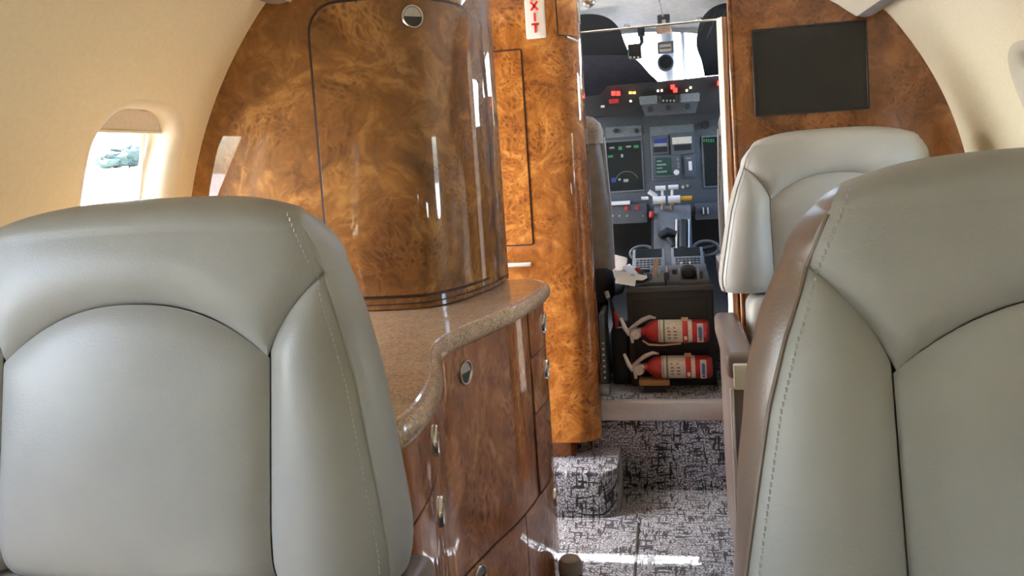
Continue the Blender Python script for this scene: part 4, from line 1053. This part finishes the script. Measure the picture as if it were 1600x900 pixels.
# ------------------------------------------------------------------ fire extinguishers strapped to the pedestal's aft face
def extinguisher(cx, cz, label, tilt, block):
    r = thing('fire_extinguisher', label, 'extinguisher', (cx, 2.405, cz), 'fire extinguishers on the pedestal'); R0 = .0335
    # lies along X: base at right, valve at left
    lathe('cylinder', [(0, .108), (.024, .108), (.030, .105), (R0, .097), (R0, -.045), (.030, -.062), (.020, -.076), (.013, -.082), (.013, -.092), (0, -.092)], (0, 0, 0), 'red_paint', r, 'X', 28)
    lb = lathe('label_sheet', [(R0+.0006, -.040), (R0+.0006, .030)], (0, 0, 0), 'label_paper', r, 'X', 28)
    lathe('label_stripe', [(R0+.0010, -.026), (R0+.0010, -.021)], (0, 0, 0), 'label_green', lb, 'X', 28)
    lathe('label_stripe', [(R0+.0010, -.036), (R0+.0010, -.0345)], (0, 0, 0), 'label_ink', lb, 'X', 28)
    for k in range(4):
        for q in range(2):
            x = -.014+q*.018; z = .016-k*.010; y = -math.sqrt(R0**2-z*z)-.0013
            box('print_line', x, x+(.010 if k else .006), y, y+.0008, z-.0016, z+.0016, 'label_ink' if k else 'red_knob', lb)
    lathe('second_label', [(R0+.0006, .046), (R0+.0006, .058)], (0, 0, 0), 'label_paper', r, 'X', 28)
    lg = box('badge', .072, .090, -R0-.0016, -R0+.012, -.027, .027, 'label_paper', r, .002); box('badge_oval', .0755, .0865, -R0-.0024, -R0, -.016, .020, 'label_blue', r, .004, 3); box('badge_mark', .077, .085, -R0-.0026, -R0, -.023, -.018, 'red_knob', r, .001)
    lathe('strap', [(R0+.0012, .031), (R0+.002, .032), (R0+.002, .045), (R0+.0012, .046)], (0, 0, 0), 'red_knob', r, 'X', 28)
    lathe('strap_buckle', [(0, -.01), (.014, -.01), (.014, .01), (0, .01)], (.038, 0, R0-.006), 'strap_tan', r, 'X', 16)
    box('strap_tag', .034, .043, -R0-.0035, -R0, -.02, -.008, 'label_paper', r, .001)
    lathe('valve', [(0, -.128), (.010, -.128), (.014, -.122), (.016, -.105), (.014, -.092), (0, -.09)], (0, 0, -.004), 'brushed', r, 'X', 18)
    lathe('gauge', [(0, -.024), (.013, -.024), (.015, -.020), (.015, -.012)], (-.108, 0, -.006), 'label_paper', r, 'Y', 20)
    tube('lever', [(-.128, -.004, .004), (-.112, -.006, .018), (-.086, -.006, .036), (-.064, -.006, .045), (-.046, -.006, .041)], [.005, .006, .0075, .0065, .003], 'brushed', r, 8)
    tube('handle', [(-.126, -.004, -.010), (-.138, -.006, .010), (-.150, -.006, .042)], [.007, .007, .0045], 'white_plastic', r, 8)
    tube('nozzle', [(-.120, -.006, -.010), (-.118, -.006, -.034)], [.006, .0045], 'white_plastic', r, 8)
    tube('bracket', [(-.088, -.01, -.026), (-.070, -.012, -.038), (-.03, -.012, -.040), (.025, -.008, -.036)], .0032, 'strap_tan', r, 8) if not block else None
    r.rotation_euler = (0, tilt, 0)
    return r
extinguisher(.113, .4445, 'upper of the two red fire extinguishers on the black pedestal', .015, False)
extinguisher(.117, .3355, 'lower red fire extinguisher resting over the cardboard block', .01, True)
cbk = box('cardboard_block', .008, .098, 2.385, 2.43, .283, .300, 'cardboard', None, .002); cbk.location.z = -.0; tag(cbk, 'small brown cardboard block under the lower fire extinguisher', 'block')
box('support_foot', .02, .086, 2.39, 2.425, .2605, .284, 'cockpit_dark', cbk, .002)
# ------------------------------------------------------------------ pilot seats
def pilot_seat(label, xa, xb, loc):
    r = thing('pilot_seat', label, 'seat', loc, 'pilot seats')
    def slab(name, prof, x0, x1, mat, rr=.03):
        # prof: list of (y_centre, thickness, z, inset)
        V = []; F = []; ns = 24
        for (yc, th, z, ins) in prof:
            cx, hw = (x0+x1)/2, (x1-x0)/2-ins
            for k in range(ns):
                a = 2*PI*k/ns; ca, sa = math.cos(a), math.sin(a); e = .35
                V.append((cx+hw*math.copysign(abs(ca)**e, ca), yc+th/2*math.copysign(abs(sa)**e, sa), z))
        for i in range(len(prof)-1):
            for k in range(ns): j = (k+1) % ns; F.append((i*ns+k, i*ns+j, (i+1)*ns+j, (i+1)*ns+k))
        F.append(tuple(range(ns))); F.append(tuple((len(prof)-1)*ns+k for k in range(ns)))
        return mk(name, V, F, mat, r)
    slab('backrest', [(.04, .10, .60, .0), (.03, .11, .75, -.002), (.01, .11, .95, .012), (.0, .10, 1.03, .020), (-.004, .08, 1.045, .03)], xa, xb, 'seat_back_grey')
    slab('lower_shell', [(.045, .09, .50, .012), (.045, .11, .52, .0), (.04, .115, .60, -.001), (.035, .10, .615, .01)], xa, xb, 'cockpit_dark')
    hd = slab('sheepskin_cover', [(-.002, .118, 1.02, .012), (-.004, .125, 1.06, .010), (-.006, .122, 1.085, .018), (-.006, .10, 1.105, .04), (-.006, .05, 1.112, .07)], xa-.004, xb+.004, 'sheepskin')
    slab('cover_edge', [(.085, .03, .60, .004), (.075, .03, .80, .004), (.055, .03, 1.04, .012)], xa-.006, xb+.007, 'sheepskin')
    slab('seat_cushion', [(.30, .40, .50, .01), (.30, .42, .53, .0), (.30, .42, .585, .0), (.30, .36, .60, .04)], xa-.0, xb+.030, 'seat_cloth')
    slab('pedestal', [(.25, .30, .262, .06), (.25, .30, .50, .04)], xa, xb, 'cockpit_dark')
    for s in (0, 1):
        x0 = xa+.02 if s == 0 else xb-.05
        b = box_bm(x0, x0+.03, .0, .40, .262, .30, .004); frombm('floor_rail', b, 'dark_metal', r)
    return r
xr = at(955, 330, 2.62).x; xr2 = at(1121, 250, 2.62).x
pilot_seat('left pilot seat with grey back and fluffy sheepskin top beside the orange partition', xr-.40, xr-.004, (0, 2.60, 0))
pilot_seat('right pilot seat, only a grey sliver of it beside the cream curtain', xr2, xr2+.40, (0, 2.60, 0))
# seat mechanism between left pilot seat and pedestal
mc = thing('seat_mechanism', 'dark seat mechanism with toothed rail left of the fire extinguishers', 'mechanism')
box('side_frame', -.105, -.088, 2.42, 2.56, .262, .50, 'panel_grey', mc, .006)
for k in range(7): lathe('rail_hole', [(0, -.001), (.0035, -.001), (.0035, .002)], (-.0965, 2.419, .30+k*.018), 'white_plastic', mc, 'Y', 10)
box('side_box', -.075, -.022, 2.47, 2.60, .262, .44, 'black', mc, .008); box('metal_strip', -.055, -.030, 2.466, 2.472, .443, .447, 'brushed', mc)
tube('cable_loop', [(-.085, 2.47, .56), (-.07, 2.46, .53), (-.062, 2.46, .49), (-.06, 2.47, .44)], .006, 'cockpit_dark', mc, 8)
tube('red_tag', [(-.058, 2.45, .50), (-.052, 2.45, .47), (-.055, 2.45, .445)], [.004, .007, .003], 'red_knob', mc, 8)
tube('buckle', [(-.078, 2.44, .565), (-.074, 2.44, .545)], .007, 'brushed', mc, 10)
box('hinge_foot', -.11, -.08, 2.36, 2.41, .2605, .285, 'brushed', mc, .006)
# ------------------------------------------------------------------ outside
gx = [(-400, 1.0), (-260, 5.0), (-118, 4.4), (-62, -1.0), (80, -1.0)]
V = []; F = []
for (x, z) in gx:
    for y in (-150, 350): V.append((x, y, z))
for k in range(len(gx)-1): F.append((2*k, 2*k+1, 2*k+3, 2*k+2))
g = mk('ground', V, F, 'exterior_concrete', None, False); struct(g, 'bright pale apron and field outside the windows')
def tree(loc, h, w, seed, label):
    r = thing('distant_tree', label, 'tree', loc, 'trees far beyond the apron')
    bm = bmesh.new(); bmesh.ops.create_icosphere(bm, subdivisions=4, radius=1)
    for v in bm.verts:
        d = 1+.35*noise.noise(v.co*1.6+Vector((seed, 0, 0)))+.18*noise.noise(v.co*5+Vector((seed, 3, 0))); v.co = Vector((v.co.x*w*d, v.co.y*w*d, h*.62+v.co.z*h*.42*d))
    frombm('crown', bm, 'tree_leaf', r); tube('trunk', [(0, 0, 0), (0, 0, h*.4)], [h*.04, h*.03], 'bark', r, 8)
TL = ['second from the left', 'tallest', 'right of the tallest', 'leftmost', 'rightmost']
for k, (px, h, w) in enumerate(((165, 3.6, 3.0), (180, 5.4, 3.0), (195, 4.2, 2.8), (150, 3.6, 3.0), (210, 3.6, 2.8))):
    v = at(px, 270, 1)-EYE; t_ = (-130-EYE.x)/v.x; tree((-126, t_, 4.4), h*1.05, w*1.25, k*7.3, 'hazy green tree seen through the oval window, %s' % TL[k])
